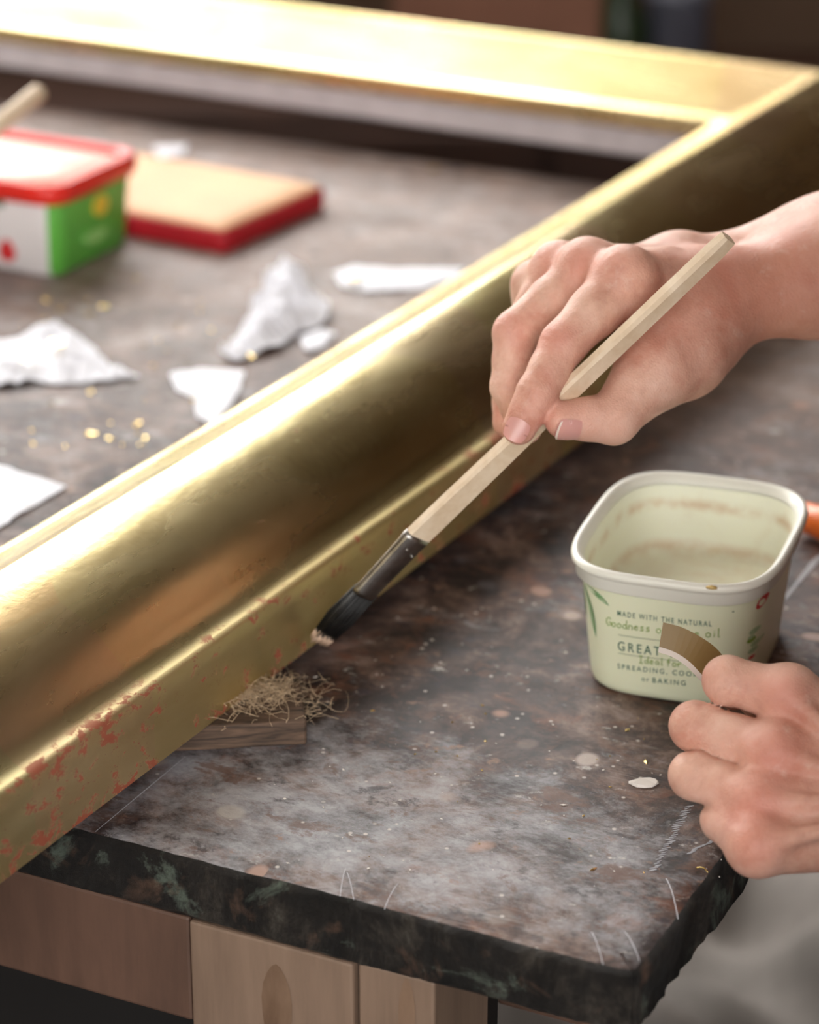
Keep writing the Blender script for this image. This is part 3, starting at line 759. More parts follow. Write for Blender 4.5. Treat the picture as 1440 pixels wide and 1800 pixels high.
def nail(tip, prev, nrm, r, wdt, ln, back):
    ax = unit(tip - prev); nrm = unit(nrm - ax * (nrm @ ax)); sd = np.cross(ax, nrm); V = []; F = []
    nu, nv = 12, 12
    for i in range(nu + 1):
        s = i / nu
        for j in range(nv + 1):
            q = -1 + 2 * j / nv
            edge = 1 - .35 * abs(2 * max(s - .75, 0)) ** 1.5 - .5 * max(.22 - s, 0)
            a = q * wdt / r * .5 * edge
            al = -back + ln * s - (.12 * ln * q * q if s > .5 else -.10 * ln * q * q * (1 - s))
            rr = r * 1.0 + .0007 - .0009 * max(s - .3, 0) ** 2
            V.append(tip + ax * al + nrm * rr * math.cos(a) + sd * rr * math.sin(a) - off)
    for i in range(nu):
        for j in range(nv): F.append((i * (nv + 1) + j, i * (nv + 1) + j + 1, (i + 1) * (nv + 1) + j + 1, (i + 1) * (nv + 1) + j))
    n2 = len(V); V2_ = [v - nrm * .0009 for v in V]; F2 = [tuple(reversed([k + n2 for k in f])) for f in F]
    fm = [1 if i == nu - 1 and wdt > .0105 else 0 for i in range(nu) for j in range(nv)]
    o = mesh_obj('fingernail', V + V2_, F + F2, [M['nail'], M['nailtip']], body, True, fm + [0] * len(F2))
nail(idx_r['p'][3], idx_r['p'][2], unit(toc * .9 - camr * .15 - camup * .10), .0071, .0100, .0098, .0036)
nail(thu_r['p'][2], thu_r['p'][1], unit(toc * .75 - camup * .62), .0078, .0112, .0118, .0062)

# ================================================================ the brush
A0 = P(562, 1128, 1.196); FE0 = P(638, 1045, 1.180); FE1 = P(730, 946, 1.166); HE = P(1281, 418, 1.099)
brush = empty('flat_brush', tuple(A0)); tag(brush, 'flat brush with a pale wooden handle and steel ferrule touching the gilded side', 'brush')
def brush_axes(a, b):
    t = unit(b - a); c = unit(CAMP - (a + b) / 2); c = unit(c - t * (c @ t)); rgt = np.cross(c, t)    # rgt: to the lower right seen from the camera
    if rgt @ (camr - camup) < 0: rgt = -rgt
    nb = unit(c * .70 + rgt * .71)          # normal of the broad face, toward the lower right
    wd = unit(np.cross(t, nb))              # width direction
    if wd @ rgt < 0: wd = -wd
    return t, nb, wd
def sweep(pts, ws, ts, axes, bevel=.25):
    rings = []
    for p, w_, t_ in zip(pts, ws, ts):
        _, nb, wd = axes; b = min(w_, t_) * bevel
        rings.append([p + wd * x + nb * y - A0 for x, y in ((w_ / 2, -t_ / 2 + b), (w_ / 2, t_ / 2 - b), (w_ / 2 - b, t_ / 2), (-w_ / 2 + b, t_ / 2), (-w_ / 2, t_ / 2 - b), (-w_ / 2, -t_ / 2 + b), (-w_ / 2 + b, -t_ / 2), (w_ / 2 - b, -t_ / 2))])
    return loft(rings)
axh = brush_axes(FE1, HE)
k_ = np.linspace(0, 1, 30); hp = [FE1 + (HE - FE1) * q for q in k_]
V, F = sweep(hp, np.interp(k_, [0, .05, .3, .6, .97, 1], [.0122, .0126, .0112, .0095, .0082, .0070]), np.interp(k_, [0, .3, .6, .8, .97, 1], [.0048, .0052, .0056, .0066, .0066, .0055]), axh, .22)
h_ = mesh_obj('handle', V, F, M['beech'], brush, False)
axf = brush_axes(FE0, FE1); fp = [FE0 + (FE1 + unit(HE - FE1) * .002 - FE0) * q for q in (0, .06, .12, .5, .88, .94, 1)]
V, F = sweep(fp, [.0118, .0124, .0120, .0126, .0134, .0138, .0134], [.0054, .0058, .0055, .0058, .0062, .0066, .0062], axf, .35)
fer = mesh_obj('ferrule', V, F, M['ferrule'], brush, True)
for q, x in ((.80, .003), (.86, -.002)):
    bm = bmesh.new(); bmesh.ops.create_uvsphere(bm, u_segments=10, v_segments=6, radius=.0008)
    o = bm_obj('rivet', bm, M['ferrule'], fer, True); o.location = FE0 + (FE1 - FE0) * q + axf[1] * .0031 + axf[2] * x - A0
# bristles: individual clumped hairs in one piece
bp = []; bt = []
axb = brush_axes(A0, FE0)
for i in range(260):
    a = random.uniform(-1, 1); b = random.uniform(-1, 1)
    s0 = FE0 + unit(FE1 - FE0) * .003 + axf[2] * a * .0052 + axf[1] * b * .0022
    s2 = A0 + axb[2] * (a * .0040 + random.gauss(0, .0004)) + axb[1] * (b * .0016 - .0004) + unit(A0 - FE0) * random.uniform(-.003, .0012)
    s1 = s0 * .45 + s2 * .55 + axb[1] * .0012 * b + axb[2] * a * .0012
    sp = s1 * .28 + s2 * .72
    v, f = tube([s0 - A0, s1 - A0, sp - A0], [.00045, .00042, .00036], 4); bp.append((v, f))
    v, f = tube([sp - A0, s2 - A0], [.00038, .0002], 4); bt.append((v, f))
V, F = merge(bp); o = mesh_obj('bristles', V, F, M['blackhair'], brush); o['kind'] = 'stuff'
V, F = merge(bt); o = mesh_obj('bristle_tips', V, F, M['palehair'], brush); o['kind'] = 'stuff'; o['label'] = 'pale dusty bristle tips'

# ================================================================ curved card in the left hand
cd = [P(1166, 1094, 1.085), P(1200, 1103, 1.085), P(1236, 1122, 1.086), P(1262, 1142, 1.088), P(1282, 1168, 1.090)]
cb = [P(1159, 1137, 1.085), P(1186, 1146, 1.085), P(1212, 1163, 1.086), P(1234, 1186, 1.088), P(1252, 1205, 1.090)]
# thin plate with a pale underside showing along the lower edge
tocd = unit(CAMP - cd[2])
def smoothpts(L, n=14):
    L = np.array(L); t = np.linspace(0, len(L) - 1, n); out = []
    for q in t:
        i = min(int(q), len(L) - 2); f = q - i
        p0, p1, p2, p3 = L[max(i - 1, 0)], L[i], L[i + 1], L[min(i + 2, len(L) - 1)]
        out.append(.5 * ((2 * p1) + (-p0 + p2) * f + (2 * p0 - 5 * p1 + 4 * p2 - p3) * f * f + (-p0 + 3 * p1 - 3 * p2 + p3) * f ** 3))
    return out
ct, cbm = smoothpts(cd), smoothpts(cb); V = []; F = []; n_ = len(ct)
c0 = ct[0]
low = [b + unit(b - a) * .0022 - tocd * .0012 for a, b in zip(ct, cbm)]
for a, b, l in zip(ct, cbm, low): V += [a - c0, b - c0, a - tocd * .0012 - c0, l - tocd * .0006 - c0, l - c0]
for i in range(n_ - 1):
    o_ = i * 5; p_ = o_ + 5
    F += [(o_, o_ + 1, p_ + 1, p_), (o_ + 1, o_ + 4, p_ + 4, p_ + 1), (o_ + 4, o_ + 3, p_ + 3, p_ + 4), (o_ + 3, o_ + 2, p_ + 2, p_ + 3), (o_ + 2, o_, p_, p_ + 2)]
F += [(0, 2, 3, 4, 1), tuple((n_ - 1) * 5 + k for k in (0, 1, 4, 3, 2))]
fm = [0, 1, 1, 1, 1] * (n_ - 1) + [1, 1]
card = mesh_obj('curved_card', V, F, [M['card'], M['cardedge']], None, False, fm); card.location = c0
tag(card, 'small curved brown card strip with a pale lower edge held in the left hand', 'card')

# ================================================================ cream tub
TC = np.array([.1243, 1.1042]); TR = math.atan2(-.32, .947)
tub = empty('plastic_tub', (TC[0], TC[1], Z0), TR); tag(tub, 'open empty cream plastic tub with white rim and green lettering', 'tub')
def se(hw_, hd_, n_, z, N=96):
    out = []
    for k in range(N):
        q = 2 * math.pi * k / N; c, s = math.cos(q), math.sin(q)
        out.append((hw_ * math.copysign(abs(c) ** (2 / n_), c), hd_ * math.copysign(abs(s) ** (2 / n_), s), z))
    return out
def dims(z):                                       # outer wall half sizes at height z
    f = min(max(z, 0) / .056, 1); return .0375 + (.0425 - .0375) * f, .0500 + (.0570 - .0500) * f
EX = 3.7
rg = [se(.033, .0455, EX, .0006), se(.0357, .0482, EX, .0002), se(.0371, .0496, EX, .0016)]
for z in np.linspace(.004, .052, 8): a, b = dims(z); rg.append(se(a, b, EX, z))
V, F = loft(rg, True, False); mesh_obj('outer_wall', V, F, M['tub'], tub)
rg = []
for z in np.linspace(.058, .031, 7): a, b = dims(z); rg.append(se(a - .0011, b - .0011, EX, z))
rg += [se(.0382, .0512, EX, .0288), se(.0365, .0495, EX, .0273), se(.034, .047, EX, .0266), se(.020, .030, 3, .0264), se(.004, .006, 2, .0264)]
V, F = loft(rg, False, True); mesh_obj('inner_wall', V, F, M['tubin'], tub)
rg = []
for dw, z in ((-.0004, .0522), (.0016, .0522), (.0022, .0528), (.0022, .0574), (.0030, .0584), (.0040, .0592), (.0043, .0605), (.0039, .0618), (.0028, .0626), (.0015, .0624), (.0004, .0614), (-.0006, .0600), (-.0012, .0585)):
    rg.append(se(.0425 + dw, .0570 + dw, EX, z))
V, F = loft(rg, False, False); mesh_obj('rim', V, F, M['rim'], tub)
tubp = {}
def onfront(a, h, offd=.0002):                     # lettering plane -> wall surface
    hw_, hd_ = dims(h); q = min(abs(a) / hw_, .999); y = hd_ * (1 - q ** EX) ** (1 / EX)
    nx = math.copysign(q ** (EX - 1) / hw_, a); ny = -((y / hd_) ** (EX - 1)) / hd_; L = math.hypot(nx, ny)
    return (a + nx / L * offd, -y + ny / L * offd, h)
def lettering(txt, a0, a1, h0, size_h, mat, rise=0.0, name='lettering'):
    cu = bpy.data.curves.new('t', 'FONT'); cu.body = txt; cu.size = 1; cu.space_character = 1.4; cu.offset = .010
    o = bpy.data.objects.new('t', cu); C.objects.link(o)
    dg = bpy.context.evaluated_depsgraph_get(); me = bpy.data.meshes.new_from_object(o.evaluated_get(dg))
    vs_ = np.array([v.co[:] for v in me.vertices]); fs = [tuple(p.vertices) for p in me.polygons]
    bpy.data.objects.remove(o); bpy.data.curves.remove(cu); bpy.data.meshes.remove(me)
    x0, x1 = vs_[:, 0].min(), vs_[:, 0].max(); y0, y1 = vs_[:, 1].min(), vs_[:, 1].max()
    V = []
    for v in vs_:
        s = (v[0] - x0) / (x1 - x0); a = a0 + (a1 - a0) * s; h = h0 + rise * s + size_h * (v[1] - y0) / (y1 - y0)
        V.append(onfront(a, h))
    return mesh_obj(name, V, fs, mat, tub, False)
lettering('MADE WITH THE NATURAL', -.0188, .0222, .0402, .0026, M['ink'], .0008)
lettering('GREAT TASTE', -.0186, .0215, .0228, .0046, M['ink'], .0010)
lettering('SPREADING, COOKING', -.0188, .0240, .0130, .0029, M['ink'], .0022)
lettering('BAKING', -.0030, .0116, .0092, .0026, M['ink'], .0008)
lettering('or', -.0078, -.0046, .0093, .0016, M['ink'])
HW = {'G': [[(.55, .8), (.35, .95), (.12, .75), (.08, .35), (.3, .05), (.55, .2), (.55, .45), (.35, .45)]],
      'o': [[(.25, .5), (.08, .35), (.1, .12), (.28, .02), (.45, .15), (.45, .4), (.25, .5)]],
      'd': [[(.42, .4), (.2, .48), (.06, .25), (.18, .03), (.38, .1), (.46, .95)], [(.42, .4), (.48, .03)]],
      'n': [[(.08, .5), (.1, .02)], [(.1, .35), (.28, .5), (.42, .4), (.44, .02)]],
      'e': [[(.08, .28), (.42, .32), (.35, .48), (.18, .48), (.06, .28), (.15, .05), (.42, .1)]],
      's': [[(.4, .48), (.15, .45), (.15, .3), (.38, .22), (.35, .05), (.06, .04)]],
      'f': [[(.42, .9), (.25, .9), (.2, .6), (.18, 0)], [(.05, .5), (.4, .52)]],
      'l': [[(.2, .95), (.18, .03), (.3, .03)]], 'i': [[(.2, .48), (.2, .03)], [(.2, .66), (.21, .70)]],
      'v': [[(.05, .5), (.22, .03), (.42, .5)]], 'I': [[(.05, .9), (.45, .92)], [(.25, .9), (.24, .03)], [(.05, .02), (.45, .04)]],
      'a': [[(.4, .42), (.2, .48), (.07, .25), (.18, .04), (.38, .15), (.42, .46), (.48, .03)]],
      'r': [[(.08, .5), (.12, .02)], [(.12, .32), (.25, .48), (.4, .45)]], ' ': []}
def handwriting(txt, a0, h0, sx, sz, mat, rise=0.0):
    parts = []; x = 0
    for ch in txt:
        for st in HW[ch]:
            pts = [onfront(a0 + (x + p[0]) * sx, h0 + p[1] * sz + rise * x, .00015) for p in st]
            v, f = tube(pts, .00022, 5); parts.append((v, f))
        x += .34 if ch in ' il' else .56
    V, F = merge(parts); return mesh_obj('handwritten_lettering', V, F, mat, tub)
handwriting('Goodness', -.0244, .0338, .0046, .0046, M['inklight'], .0002)
handwriting('of olive oil', -.0018, .0346, .0051, .0046, M['inklight'], .0002)
handwriting('Ideal for', -.0092, .0182, .0042, .0040, M['inklight'], .0002)
def patch(pts, mat, name, d=.00015):
    c = np.mean(pts, 0); V = [onfront(c[0], c[1], d)] + [onfront(p[0], p[1], d) for p in pts]
    F = [(0, 1 + k, 1 + (k + 1) % len(pts)) for k in range(len(pts))]
    return mesh_obj(name, V, F, mat, tub, False)
for (h0, h1) in ((.0305, .0310), (.0212, .0216)):
    V = []; F = []
    for k in range(9): a = -.0185 + .040 * k / 8; V += [onfront(a, h0 + .0010 * k / 8), onfront(a, h0 + .00025 + .0010 * k / 8)]
    for k in range(8): F.append((2 * k, 2 * k + 2, 2 * k + 3, 2 * k + 1))
    mesh_obj('rule_line', V, F, M['inkolive'], tub, False)
def leafshape(a0, h0, a1, h1, wd, bend=0.0):
    L = []; d = np.array([a1 - a0, h1 - h0]); n_ = np.array([-d[1], d[0]]); n_ = n_ / np.linalg.norm(n_)
    for s in np.linspace(0, 1, 9): L.append(np.array([a0, h0]) + d * s + n_ * (wd * math.sin(math.pi * s) ** .8 + bend * math.sin(math.pi * s)))
    for s in np.linspace(1, 0, 9)[1:-1]: L.append(np.array([a0, h0]) + d * s + n_ * (-wd * math.sin(math.pi * s) ** .8 + bend * math.sin(math.pi * s)))
    return L
patch(leafshape(-.0365, .0490, -.0295, .0250, .0014, .001), M['inkleaf'], 'printed_leaf')
patch(leafshape(-.0350, .0495, -.0225, .0440, .0013, .0008), M['inkleaf'], 'printed_leaf')
patch(leafshape(-.0385, .0480, -.0362, .0310, .0012), M['inkolive'], 'printed_leaf')
patch(leafshape(-.0350, .0460, -.0300, .0300, .0006), M['inkpale'], 'printed_leaf', .0003)
V = []; F = []
for k in range(16):
    q = 2 * math.pi * k / 16; a_, b_ = .0014, .0027
    V += [onfront(.0395 + a_ * math.cos(q) + .0006 * math.sin(q), .0470 + b_ * math.sin(q)), onfront(.0395 + a_ * .55 * math.cos(q), .0468 + b_ * .6 * math.sin(q))]
for k in range(16): j = (k + 1) % 16; F.append((2 * k, 2 * j, 2 * j + 1, 2 * k + 1))
mesh_obj('printed_red_emblem', V, F, M['inkred'], tub, False)
for (a, h, s) in ((.0375, .034, .0016), (.0365, .030, .0014), (.0378, .027, .0016), (.0368, .024, .0014), (.0365, .0315, .001)):
    patch([(a + s * math.cos(q), h + s * math.sin(q)) for q in np.linspace(0, 5.5, 8)], random.choice([M['inkpale'], M['inklight']]), 'printed_foliage')
patch([(.0365 + .0009 * math.cos(q), .0205 + .0009 * math.sin(q)) for q in np.linspace(0, 5.5, 8)], M['inkred'], 'printed_red_spot')
patch([(.0305 + .0004 * math.cos(q), .0478 + .0004 * math.sin(q)) for q in np.linspace(0, 5.5, 8)], M['inkolive'], 'printed_dot')
V, F = tube([(.0205, -.0600, .0618), (.0228, -.0602, .0621), (.0250, -.0598, .0618)], [.0006, .0010, .0005], 6); mesh_obj('paint_drip', V, F, M['inkred'] if 0 else plain('ochre drip', (206, 176, 110), .5), tub)

# ================================================================ red rimmed tub at the left
q1 = G(100, 490)[:2]; ed = unit(G(180, 450)[:2] - q1); fd_ = np.array([-ed[1], ed[0]])          # side direction (away), front direction (left)
DW, DD = .125, .088
cx = q1 + fd_ * DW / 2 + ed * DD / 2
rt = empty('margarine_tub', (cx[0], cx[1], Z0), math.atan2(-fd_[1], -fd_[0])); tag(rt, 'white and green printed tub with red rim near the left edge', 'tub')
def rr_ring(hx, hy, r, z, N=10):
    out = []
    for (sx, sy, a0) in ((1, 1, 0), (-1, 1, 90), (-1, -1, 180), (1, -1, 270)):
        for k in range(N + 1):
            q = R(a0 + 90 * k / N); out.append((sx * (hx - r) + r * math.cos(q), sy * (hy - r) + r * math.sin(q), z))
    return out
hx, hy = DW / 2, DD / 2
rg = [rr_ring(hx - .002, hy - .002, .010, 0.0), rr_ring(hx, hy, .012, .002), rr_ring(hx + .004, hy + .004, .014, .052), rr_ring(hx + .0035, hy + .0035, .014, .054)]
V, F = loft(rg); F = [tuple(f) for f in F]
fm = []
N4 = 44
for i in range(3):
    for k in range(N4):
        p = V[i * N4 + k]; j = V[i * N4 + (k + 1) % N4]; mx = (p[0] + j[0]) / 2
        fm.append(1 if mx > hx - .006 else 0)
fm += [0, 0]
mesh_obj('wall', V, F, [M['whiteplastic'], M['greenplastic']], rt, True, fm)
rg = [rr_ring(hx + .004, hy + .004, .014, .048), rr_ring(hx + .008, hy + .008, .018, .049), rr_ring(hx + .009, hy + .009, .018, .056), rr_ring(hx + .0085, hy + .0085, .018, .0600), rr_ring(hx + .0065, hy + .0065, .016, .0615), rr_ring(hx + .001, hy + .001, .014, .0610), rr_ring(hx - .001, hy - .001, .013, .0570)]
V, F = loft(rg, False, False); mesh_obj('red_rim', V, F, M['redlid'], rt)
V, F = loft([rr_ring(hx - .0008, hy - .0008, .013, .0560), rr_ring(hx - .0009, hy - .0009, .013, .0575)], True, True); mesh_obj('lid_panel', V, F, M['lidpanel'], rt)
def flatpatch(pts, y, mat, name, side=False):
    V = [((p[0], y, p[1]) if not side else (y, p[0], p[1])) for p in pts] ; V2_ = [((p[0], y + .002, p[1]) if not side else (y - .002, p[0], p[1])) for p in pts]
    n_ = len(pts); F = [tuple(range(n_)), tuple(range(2 * n_ - 1, n_ - 1, -1))] + [(k, n_ + k, n_ + (k + 1) % n_, (k + 1) % n_) for k in range(n_)]
    return mesh_obj(name, V + V2_, F, mat, rt, False)
flatpatch([(hx - .10, .043), (hx - .035, .043), (hx - .035, .048), (hx - .10, .048)], -hy - .0042, M['darkgreen'], 'printed_band')
flatpatch([(hx - .036 + .006 * math.cos(q) * (1 - .3 * math.sin(q)), .014 + .0075 * math.sin(q)) for q in np.linspace(0, 5.9, 14)], -hy - .0020, M['inkred'], 'printed_red_drop')
flatpatch([(.004 + .008 * math.cos(q), .036 + .007 * math.sin(q)) for q in np.linspace(0, 5.9, 12)], hx + .0042, M['yellow'], 'printed_yellow_flower', True)
flatpatch([(-.002 + .013 * math.cos(q), .017 + .004 * math.sin(q)) for q in np.linspace(0, 5.9, 12)], hx + .0030, plain('printed pale green', (150, 206, 120), .4), 'printed_pale_leaf', True)
a = P(74, 158, 1.70); b = a + (P(-90, 290, 1.66) - a)
V, F = tube([b, b * .5 + a * .5, a - (a - b) * .03, a], [.0052, .0056, .0058, .0030], 12)
V = [v - b for v in V]; o = mesh_obj('wooden_stick', V, F, M['beech']); o.location = tuple(b); tag(o, 'pale wooden brush handle leaning over the red rimmed tub', 'stick')

# ================================================================ gilder's cushion
pc = G(395, 448)[:2]; pdir = unit(G(575, 366)[:2] - pc); pd2 = np.array([-pdir[1], pdir[0]])
gc = empty('gilders_cushion', (pc[0], pc[1], Z0), math.atan2(pdir[1], pdir[0])); tag(gc, 'flat tan leather cushion pad with crimson edge behind the red rimmed tub', 'cushion')
PL = float(np.linalg.norm(G(575, 366)[:2] - pc)); PW = .185
V, F = loft([rr_ring(PL / 2 - .001, PW / 2 - .001, .004, 0), rr_ring(PL / 2, PW / 2, .005, .001), rr_ring(PL / 2, PW / 2, .005, .0135), rr_ring(PL / 2 - .0015, PW / 2 - .0015, .005, .0150)])
o = mesh_obj('crimson_side', V, F, M['redfelt'], gc); o.location = (PL / 2, PW / 2, 0)
V, F = loft([rr_ring(PL / 2 - .002, PW / 2 - .002, .004, .0148), rr_ring(PL / 2 - .004, PW / 2 - .004, .004, .0168), rr_ring(PL / 2 - .02, PW / 2 - .02, .004, .0180)])
o = mesh_obj('leather_top', V, F, M['leather'], gc); o.location = (PL / 2, PW / 2, 0)

# ================================================================ tissue scraps and flakes
def inpoly(x, y, P_):
    c = False; j = len(P_) - 1
    for i in range(len(P_)):
        if (P_[i][1] > y) != (P_[j][1] > y) and x < (P_[j][0] - P_[i][0]) * (y - P_[i][1]) / (P_[j][1] - P_[i][1]) + P_[i][0]: c = not c
        j = i
    return c
def scrap(px, label, crump, group=None, seed=0, z=.0006):
    pts = [G(*p)[:2] for p in px]; c = np.mean(pts, 0); pts = [p - c for p in pts]
    # triangulate densely with bmesh
    bm = bmesh.new(); vs_ = []
    rs = random.Random(seed)
    out = []
    for i, p in enumerate(pts):
        q = pts[(i + 1) % len(pts)]
        for s in range(4): out.append(p + (q - p) * s / 4 + np.array([rs.gauss(0, .0006), rs.gauss(0, .0006)]) * (s > 0))
    vs_ = [bm.verts.new((p[0], p[1], 0)) for p in out]; bm.faces.new(vs_)
    bmesh.ops.triangulate(bm, faces=bm.faces[:])
    for _ in range(3): bmesh.ops.subdivide_edges(bm, edges=[e for e in bm.edges if e.calc_length() > .007], cuts=1, use_grid_fill=False); bmesh.ops.triangulate(bm, faces=bm.faces[:])
    ks = [(rs.uniform(-1, 1), rs.uniform(-1, 1), rs.uniform(0, 6), rs.choice((70, 110, 190, 300, 420))) for _ in range(7)]
    for v in bm.verts:
        x, y = v.co.x, v.co.y
        h = sum(abs(math.sin((a * x + b * y) * f + ph)) for a, b, ph, f in ks) / 7
        edge = min(np.linalg.norm(np.array([x, y]) - p) for p in out)
        v.co.z = z + crump * (h ** 1.5) * min(1, .25 + edge / .02)
    ext = bmesh.ops.solidify(bm, geom=bm.faces[:], thickness=.0002)
    o = bm_obj('tissue_scrap', bm, M['tissue'], None, False); o.location = (c[0], c[1], Z0); tag(o, label, 'paper', group); return o
scrap([(-60, 612), (30, 600), (70, 575), (98, 568), (130, 590), (160, 612), (190, 645), (248, 667), (180, 674), (100, 680), (60, 674), (-60, 695)], 'wide torn white tissue scrap with gold leaf at the left edge', .010, seed=1)
scrap([(385, 628), (420, 600), (440, 560), (480, 490), (500, 462), (530, 478), (542, 512), (582, 545), (575, 572), (530, 590), (500, 612), (450, 630), (415, 642)], 'crumpled white tissue heap in front of the tan cushion', .022, seed=2)
scrap([(525, 600), (560, 582), (592, 590), (570, 615), (540, 622)], 'small white tissue bit against the frame beside the crumpled heap', .008, seed=3)
scrap([(297, 660), (350, 650), (430, 655), (422, 690), (402, 720), (372, 748), (345, 737), (342, 702), (310, 690)], 'ragged white tissue scrap touching the middle of the frame', .004, seed=4)
scrap([(583, 482), (620, 470), (700, 475), (815, 474), (800, 492), (740, 511), (640, 516), (600, 506)], 'long narrow white tissue strip running under the frame edge', .004, seed=5)
scrap([(-70, 812), (0, 822), (60, 840), (117, 858), (60, 893), (0, 930), (-70, 965)], 'pointed white tissue scrap at the left edge nearest the frame', .003, seed=6)
scrap([(270, 262), (330, 258), (322, 275), (280, 280)], 'tiny white tissue bit behind the tan cushion', .006, seed=8)
def flake(px, py, size, z, label, seed):
    rs = random.Random(seed); c = G(px, py, z); n_ = 9; V = [(0, 0, .0008)]
    for k in range(n_):
        q = 2 * math.pi * k / n_; r = size * rs.uniform(.3, .95); V.append((r * math.cos(q), r * math.sin(q) * 1.3, rs.uniform(.0002, .0018)))
    F = [(0, 1 + k, 1 + (k + 1) % n_) for k in range(n_)]
    V2_ = [(v[0], v[1], v[2] - .0002) for v in V]; F2 = [tuple(reversed([i + n_ + 1 for i in f])) for f in F]
    o = mesh_obj('gold_flake', V + V2_, F + F2, M['flake'], None, False); o.location = tuple(c); tag(o, label, 'gold leaf', 'loose gold leaf flakes'); return o
for i, (x, y, s, z, l) in enumerate((
    (185, 541, .0042, .0002, 'loose gold flake behind the wide tissue scrap'), (243, 747, .0034, .0002, 'loose gold flake between tissue and frame, right of its pair'), (157, 765, .0028, .0002, 'loose gold flake left of the one beside the frame'),
    (160, 690, .0026, .0002, 'loose gold flake just in front of the wide tissue scrap'), (100, 608, .0075, .0105, 'large gold leaf piece lying on the wide tissue scrap'), (50, 632, .0050, .010, 'smaller gold leaf piece on the wide tissue scrap'),
    (622, 490, .0070, .0044, 'gold leaf piece on the long narrow tissue strip'), (45, 880, .0036, .0034, 'gold leaf piece on the pointed tissue scrap'), (375, 690, .0036, .0045, 'gold leaf piece on the ragged tissue scrap'),
    (760, 298, .0060, .0002, 'loose gold flake near the far edge of the bench'), (440, 628, .0034, .0165, 'gold leaf crumb on the crumpled tissue heap'))):
    flake(x, y, s, z, l, i)
# fine crumbs of leaf and plaster over the bench, uncountable
def crumbs(name, n_, region, sz, mat, label, cat, seed):
    rs = random.Random(seed); V = []; F = []; c0_ = G(800, 1300)
    for _ in range(n_):
        px, py = rs.uniform(*region[0]), rs.uniform(*region[1]); c = G(px, py) - c0_; s = sz * rs.uniform(.4, 1.3) * (1.0 if rs.random() < .9 else 1.8); a = rs.uniform(0, 6.28); o_ = len(V)
        e = rs.uniform(1, 2.6)
        for k in range(4):
            q = a + k * math.pi / 2; L = s * (e if k % 2 else 1); V.append(c + np.array([math.cos(q) * L, math.sin(q) * L, .0002]))
        V.append(c + np.array([0, 0, .0003 + s * .5]))
        F += [(o_ + k, o_ + (k + 1) % 4, o_ + 4) for k in range(4)]
    o = mesh_obj(name, V, F, mat, None, False); o.location = tuple(c0_); tag(o, label, cat, kind='stuff'); return o
crumbs('gold_crumbs', 30, ((640, 1330), (1230, 1560)), .00045, M['flake'], 'tiny crumbs of gold leaf scattered over the front of the bench', 'crumbs', 3)
crumbs('plaster_crumbs', 80, ((480, 1300), (1000, 1560)), .00036, M['chalkbit'], 'fine pale plaster crumbs scattered over the front of the bench', 'crumbs', 5)
crumbs('leaf_dust', 60, ((30, 420), (480, 800)), .0012, M['flake'], 'tiny gold leaf dust on the bench inside the frame', 'crumbs', 7)
# plaster chip, gold curl, single hairs
c = G(1132, 1378); V = []; F = []; n_ = 12
for k in range(n_):
    q = 2 * math.pi * k / n_; V.append((.0062 * math.cos(q) * (1 + .15 * math.sin(3 * q)), .0038 * math.sin(q), .0002)); 
for k in range(n_):
    q = 2 * math.pi * k / n_; V.append((.0056 * math.cos(q), .0032 * math.sin(q), .0012 + .0004 * math.sin(2 * q)))
for k in range(n_): F.append((k, (k + 1) % n_, n_ + (k + 1) % n_, n_ + k))
F.append(tuple(n_ + k for k in range(n_))); F.append(tuple(range(n_ - 1, -1, -1)))
o = mesh_obj('plaster_chip', V, F, M['chalkbit'], None, False); o.location = tuple(c); tag(o, 'small white plaster chip on the bench left of the left hand', 'chip')
def hair(pxs, r, mat, name, label, cat, group=None, arch=.002):
    pts = [G(*p) for p in pxs]; pts = smoothpts(pts, 8); c0_ = pts[0].copy()
    pts = [p - c0_ + np.array([0, 0, .0004 + arch * math.sin(math.pi * i / 7)]) for i, p in enumerate(pts)]
    V, F = tube(pts, r, 5); o = mesh_obj(name, V, F, mat); o.location = tuple(c0_); tag(o, label, cat, group)
hair([(1224, 1528), (1236, 1531), (1245, 1536)], .00035, M['flake'], 'gold_curl', 'tiny curl of gold leaf near the right edge of the bench', 'gold leaf', arch=.001)
hair([(1171, 1546), (1182, 1580), (1192, 1617)], .00014, M['tissue'], 'loose_bristle', 'pale loose bristle crossing the right edge of the bench', 'bristle', 'loose bristles')
hair([(1098, 1640), (1110, 1665), (1124, 1690)], .00011, M['tissue'], 'loose_bristle', 'pale loose bristle at the near corner of the bench', 'bristle', 'loose bristles')
hair([(608, 1528), (603, 1553), (598, 1577)], .00011, M['tissue'], 'loose_bristle', 'pale loose bristle hanging over the front edge left of centre', 'bristle', 'loose bristles')
hair([(610, 1535), (616, 1560), (622, 1583)], .00011, M['tissue'], 'loose_bristle', 'pale loose bristle crossing beside its twin on the front edge', 'bristle', 'loose bristles')
hair([(700, 1555), (688, 1580), (676, 1600)], .00011, M['tissue'], 'loose_bristle', 'pale loose bristle lying across the front edge at mid bench', 'bristle', 'loose bristles')
hair([(1040, 1640), (1050, 1670), (1060, 1697)], .00011, M['tissue'], 'loose_bristle', 'pale loose bristle on the front edge left of the near corner', 'bristle', 'loose bristles')

